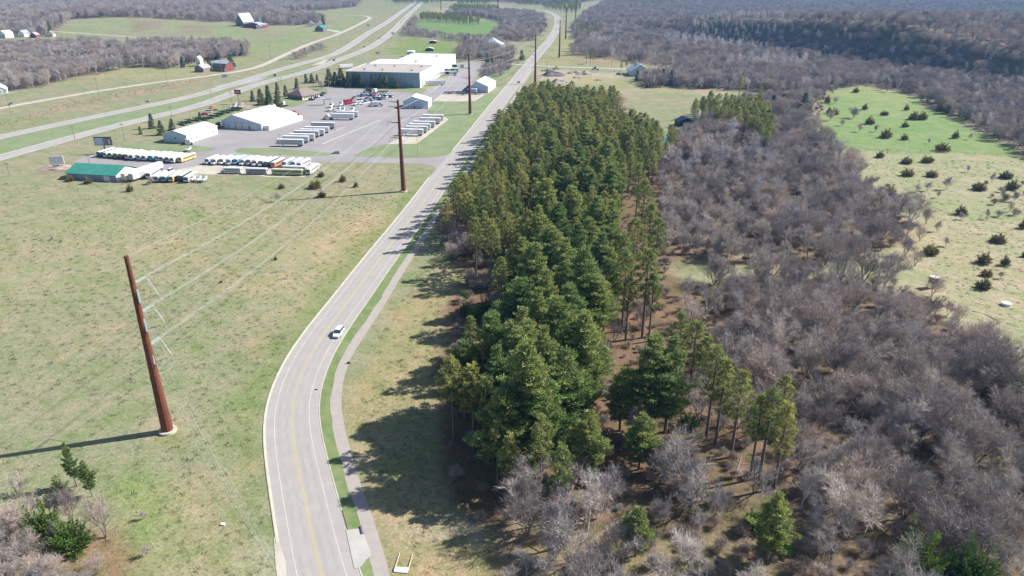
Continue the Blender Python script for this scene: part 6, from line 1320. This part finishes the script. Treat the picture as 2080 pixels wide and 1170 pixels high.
for px, py, H, lab in ((572, 314, 11, 'lamp post on the long grass island'), (638, 288, 11, 'lamp post at the near end of the trailer row'), (682, 265, 11, 'lamp post at the far end of the trailer row'), (739, 225, 8, 'lamp post by the white box trucks'), (849, 319, 11, 'lamp post on the lawn near the junction')): wood_pole(px, py, H, lab, lamp=True)
# pylon sign, billboards, canopy
b = gp(486, 211); e = empty('pylon_sign', b, R(-12), 'red and black pylon sign on a tall post behind the large hall', 'sign')
MB().tube([(0, 0, 0), (0, 0, 7.2)], .25, M_dgrey, 8).obj('post', e); s_ = MB().box(-2.6, 2.6, -.3, .3, 7.2, 10.4, M_dark).obj('sign_box', e, bevel=.08); mb = MB().box(-2.3, 2.3, -.34, -.302, 7.7, 9.9, paint('red')); mb.obj('sign_face', s_)
mb = MB()
for k, (x0, w_) in enumerate(((-1.8, .35), (-1.25, .5), (-.5, .25), (-.05, .5), (.65, .3), (1.15, .5))): mb.box(x0, x0+w_, -.38, -.342, 8.3, 9.3+(.25 if k % 3 == 0 else 0), mat('pink_lettering', (.85, .45, .5), (.8, .38, .44), 2, .5))
mb.obj('lettering', s_)
b = gp(215, 312); e = empty('billboard', b, R(4), 'blue billboard with a dark photo panel above the bus row', 'billboard'); MB().tube([(0, 0, 0), (0, 0, 4.6)], .35, M_dgrey, 8).obj('post', e)
pn = MB().box(-4.6, 4.6, -.35, .35, 4.6, 9.2, M_dark).obj('panel', e); MB().box(-4.4, .2, -.38, -.352, 4.85, 8.8, paint('skyblue')).box(.2, 4.4, -.38, -.352, 4.85, 8.8, M_dgrey).obj('poster', pn)
mb = MB().box(1.0, 1.5, -.41, -.382, 5.0, 8.0, mat('pink_figure', (.5, .28, .33), (.4, .2, .26), 1, .7)).box(1.7, 2.4, -.41, -.382, 5.0, 7.2, mat('rose_figure', (.36, .12, .18), (.3, .1, .14), 1, .7)).box(3.0, 3.6, -.41, -.382, 5.6, 7.8, M_cream)
for k in range(5): mb.box(-3.9, -.9-.3*(k % 2), -.41, -.382, 5.4+k*.65, 5.55+k*.65, M_white)
mb.obj('print', pn)
b = gp(119, 342); e = empty('billboard', b, R(12), 'white billboard seen from behind on a dirt mound', 'billboard'); MB().box(-3.3, 3.3, -.2, .2, 2.2, 6.3, M_white).obj('panel', e); MB().tube([(-2, 0, 0), (-2, 0, 2.3)], .15, M_wood, 6).obj('post', e); MB().tube([(2, 0, 0), (2, 0, 2.3)], .15, M_wood, 6).obj('post', e)
b = gp(659, 213); e = empty('canopy_sign', b, R(8), 'pale canopy panel on one post beside the dark office cars', 'canopy'); MB().tube([(0, 0, 0), (0, 0, 4.4)], .3, M_wood, 6).obj('post', e); MB().box(-5.8, 4.6, -1.4, 1.4, 4.4, 4.8, M_lblue).obj('panel', e); MB().box(1.2, 5.4, -1.45, -1.41, 3.9, 5.1, M_white).obj('sign_face', e)
for px, py, lab in ((457, 161, 'dark highway sign below the red barn'), (767, 113, 'dark highway billboard beside a pole'), (748, 55, 'far blue-green highway sign'), (798, 72, 'small green highway sign in the median distance')):
    b = gp(px, py); e = empty('highway_sign', b, R(20), lab, 'sign', 'signs along the highway'); hh = 4.5
    MB().box(-2.2, 2.2, -.06, .06, 1.8, hh, M_bgrey if 'dark' in lab else paint('teal')).obj('panel', e); MB().tube([(-1.4, .1, 0), (-1.4, .1, hh)], .08, M_alu, 5).obj('post', e); MB().tube([(1.4, .1, 0), (1.4, .1, hh)], .08, M_alu, 5).obj('post', e)

# ------------------------------------------------------------ dirt and aggregate piles
def pile(px, py, w, h, m, label, cat='pile', ar=1.4, group='piles in the aggregate yard'):
    b = gp(px, py); bm = bmesh.new(); bmesh.ops.create_icosphere(bm, subdivisions=4, radius=1)
    for v in bm.verts:
        r = math.hypot(v.co.x, v.co.y); n = .12*math.sin(v.co.x*7+px)+.10*math.sin(v.co.y*9+py)+.06*math.sin(v.co.x*19-v.co.y*15)
        v.co.z = max(-.05, (1-r)**1.0*1.1*(1+n)) if v.co.z > 0 else -.1; v.co.x *= w*ar*(1+n); v.co.y *= w*(1+n); v.co.z *= h
    me = bpy.data.meshes.new('pile'); bm.to_mesh(me); bm.free(); me.materials.append(m); o = place('aggregate_pile' if cat == 'pile' else 'dirt_mound', me, None, b); return props(o, label, cat, group)
for px, py, w, h, m, lab in ((1122, 153, 9, 4.5, M_ash, 'largest dark aggregate pile'), (1113, 144, 5, 2, M_ash, 'small dark pile behind the largest one'), (1134, 167, 6, 3.5, M_dirt, 'grey-brown pile nearest the pines'), (1168, 149, 6, 3, M_dirt, 'low tan pile in the yard middle'), (1188, 151, 6, 3.2, M_dirt, 'peaked tan pile in the yard middle'), (1173, 158, 4, 1.8, M_dirt, 'tiny tan pile below the peaked one'), (1215, 163, 3, 1, M_brick, 'small reddish heap right in the yard')): pile(px, py, w, h, m, lab)
pile(120, 341, 5.5, 1.6, M_dirt, 'brown dirt mound under the white billboard', 'mound', 1.5, None); pile(492, 216, 6, 2.2, M_dirt, 'rubble mound at the foot of the red pylon sign', 'mound', 1.3, None); pile(478, 216, 4, 2.4, M_pad, 'grey rock heap left of the red pylon sign', 'mound', 1.1, None)
pile(2003, 0+47, 6, 2, M_dirt, 'bare earth heap in the far pale field', 'mound', 1.5, None)
# meadow fence
fp = [(1700, 303.5), (1800, 306), (1914, 311), (2000, 315), (2080, 319), (2200, 325)]; F_ = [gp(*p) for p in fp]; L_ = resample(F_, 5.0); o0 = L_[0].copy(); e = empty('field_fence', o0, 0, 'long pale post and rail fence between the bright meadow and the pasture', 'fence')
for z in (.55, 1.05): MB().tube([p-o0+Vector((0, 0, z)) for p in L_], .05, M_cream, 4).obj('rail', e)
for p in L_[:60]: MB().box(-.07, .07, -.07, .07, 0, 1.25, M_cream).obj('post', e, loc=p-o0)
# deer stand, stock tank, low barrier, bits by the path
b = gp(1893, 584); e = empty('deer_stand', b, R(20), 'small hunting blind on legs with a white roof at the pasture edge', 'deer stand'); mb = MB().box(-1, 1, -1, 1, 1.6, 3.6, M_wood).obj('cabin', e); MB().box(-1.15, 1.15, -1.15, 1.15, 3.61, 3.75, M_white).obj('roof', e)
for x in (-.85, .85):
    for y in (-.85, .85): MB().tube([(x*1.15, y*1.15, 0), (x, y, 1.6)], .08, M_wood, 5).obj('leg', e)
MB().box(-.6, .6, -1.04, -1.002, 2.5, 3.1, M_dark).obj('window', e)
b = gp(2043, 620); e = empty('stock_tank', b, 0, 'round white stock tank on the pasture at the right edge', 'stock tank'); MB().tube([(0, 0, 0), (0, 0, .75)], [1.3, 1.25], M_white, 22).obj('tank', e); MB().cyl((0, 0, .80), (0, 0, 1), 1.3, .08, M_white, 22).obj('lid', e)
b = gp(815, 1160); e = empty('low_barrier', b, 0, 'white board with two long pale rails lying by the path', 'barrier')
def rel(px, py, z): q_ = gp(px, py, z); return q_-b
P = [rel(802, 1151, .5), rel(829, 1152, .5), rel(826, 1164, .15), rel(800, 1161, .15)]
MB().add([tuple(p) for p in P]+[tuple(p-Vector((0, 0, .12))) for p in P], [(0, 3, 2, 1), (4, 5, 6, 7), (0, 1, 5, 4), (1, 2, 6, 5), (2, 3, 7, 6), (3, 0, 4, 7)], M_white).obj('board', e)
for a_, b_ in (((812, 1123), (800, 1160)), ((838, 1125), (827, 1164))): MB().tube([rel(*a_, .15), rel(*b_, .25)], .07, M_cream, 6).obj('rail', e)
MB().tube([rel(807, 1132, 0), rel(807, 1132, 0)+Vector((0, 0, 1.4))], .05, M_cream, 6).obj('post', e)
b = gp(713, 738); e = empty('marker_post', b, 0, 'yellow marker post with a dark box beside the shared path', 'marker post'); MB().tube([(0, 0, 0), (.1, 0, 1.6)], .06, paint('yellow'), 6).obj('post', e); MB().box(-.9, -.3, -.3, .2, 0, .45, M_dark).obj('box', e, bevel=.05)
b = gp(643, 792); e = empty('kerb_marker', b, 0, 'small rust coloured drain marker on the kerb of the curve', 'drain marker'); MB().box(-.35, .35, -.12, .12, .14, .24, paint('brown')).obj('plate', e); MB().box(-.1, .1, -.08, .08, .24, .3, paint('orange')).obj('handle', e)
b = gp(579, 695); e = empty('wire_frame', b, 0, 'thin grey wire frame standing in the field beside the road', 'wire frame')
for x in (-.45, .45): MB().tube([(x, 0, 0), (x*.7, 0, 2.6)], .03, M_alu, 4).obj('leg', e)
for z in (.6, 1.2, 1.8, 2.4): MB().tube([(-.4, 0, z), (.4, 0, z)], .025, M_alu, 4).obj('rung', e)
props(MB().add([(0, 0, 0)], [], M_white) and MB().box(-.35, .35, -.25, .25, 0, .3, M_white).obj('feed_bucket', None, gp(453, 1066)), 'tiny white bucket lying in the lower left field', 'bucket')
cul = gp(735, 1078); e = empty('culvert_end', cul, R(-70), 'dark culvert mouth where the driveway crosses the verge', 'culvert'); MB().tube([(-1, 0, .12), (1, 0, .12)], .3, M_dgrey, 10).obj('pipe', e)

# ------------------------------------------------------------ labels that several trees share get their place in the cluster
from collections import defaultdict
bylab = defaultdict(list)
for o in COL.objects:
    if 'category' in o.keys() and 'label' in o.keys(): bylab[o['label']].append(o)
for lab, L in bylab.items():
    if len(L) < 2: continue
    pos = {o.name: proj(o.location.x, o.location.y, o.location.z) for o in L}
    def cols(grp, pre):
        grp = sorted(grp, key=lambda o: pos[o.name][0]); n = len(grp)
        names_ = {1: [''], 2: ['left', 'right'], 3: ['left', 'middle', 'right'], 4: ['far left', 'inner left', 'inner right', 'far right'], 5: ['far left', 'left', 'central', 'right', 'far right'], 6: ['far left', 'left', 'left central', 'right central', 'right', 'far right'], 7: ['far left', 'left', 'left central', 'central', 'right central', 'right', 'far right']}.get(n)
        for i, o in enumerate(grp):
            w_ = (pre+(names_[i] if names_ else ('left', 'middle', 'right')[min(2, i*3//n)])).strip()
            o['label'] = f"{lab}, {w_} one" if w_ else lab
    if len(L) <= 3: cols(L, '')
    else:
        S_ = sorted(L, key=lambda o: pos[o.name][1]); n_ = len(S_)
        if n_ <= 8: h_ = (n_+1)//2; cols(S_[:h_], 'upper '); cols(S_[h_:], 'lower ')
        else: a_, b_ = n_//3, 2*n_//3; cols(S_[:a_], 'upper '); cols(S_[a_:b_], 'mid '); cols(S_[b_:], 'lower ')
for o in list(COL.objects):
    if '_fresh' in o.keys(): del o['_fresh']

# ------------------------------------------------------------ haze
hm = bpy.data.materials.new('haze_air'); hm.use_nodes = True; n = hm.node_tree.nodes; l = hm.node_tree.links; n.remove(n['Principled BSDF'])
pv = n.new('ShaderNodeVolumePrincipled'); pv.inputs['Color'].default_value = (.20, .50, 1.0, 1); pv.inputs['Density'].default_value = HAZE; pv.inputs['Anisotropy'].default_value = .2
l.new(pv.outputs[0], n['Material Output'].inputs['Volume'])
props(MB().box(-9500, 9500, -400, 6600, -3, 170, hm).obj('haze'), kind='stuff')
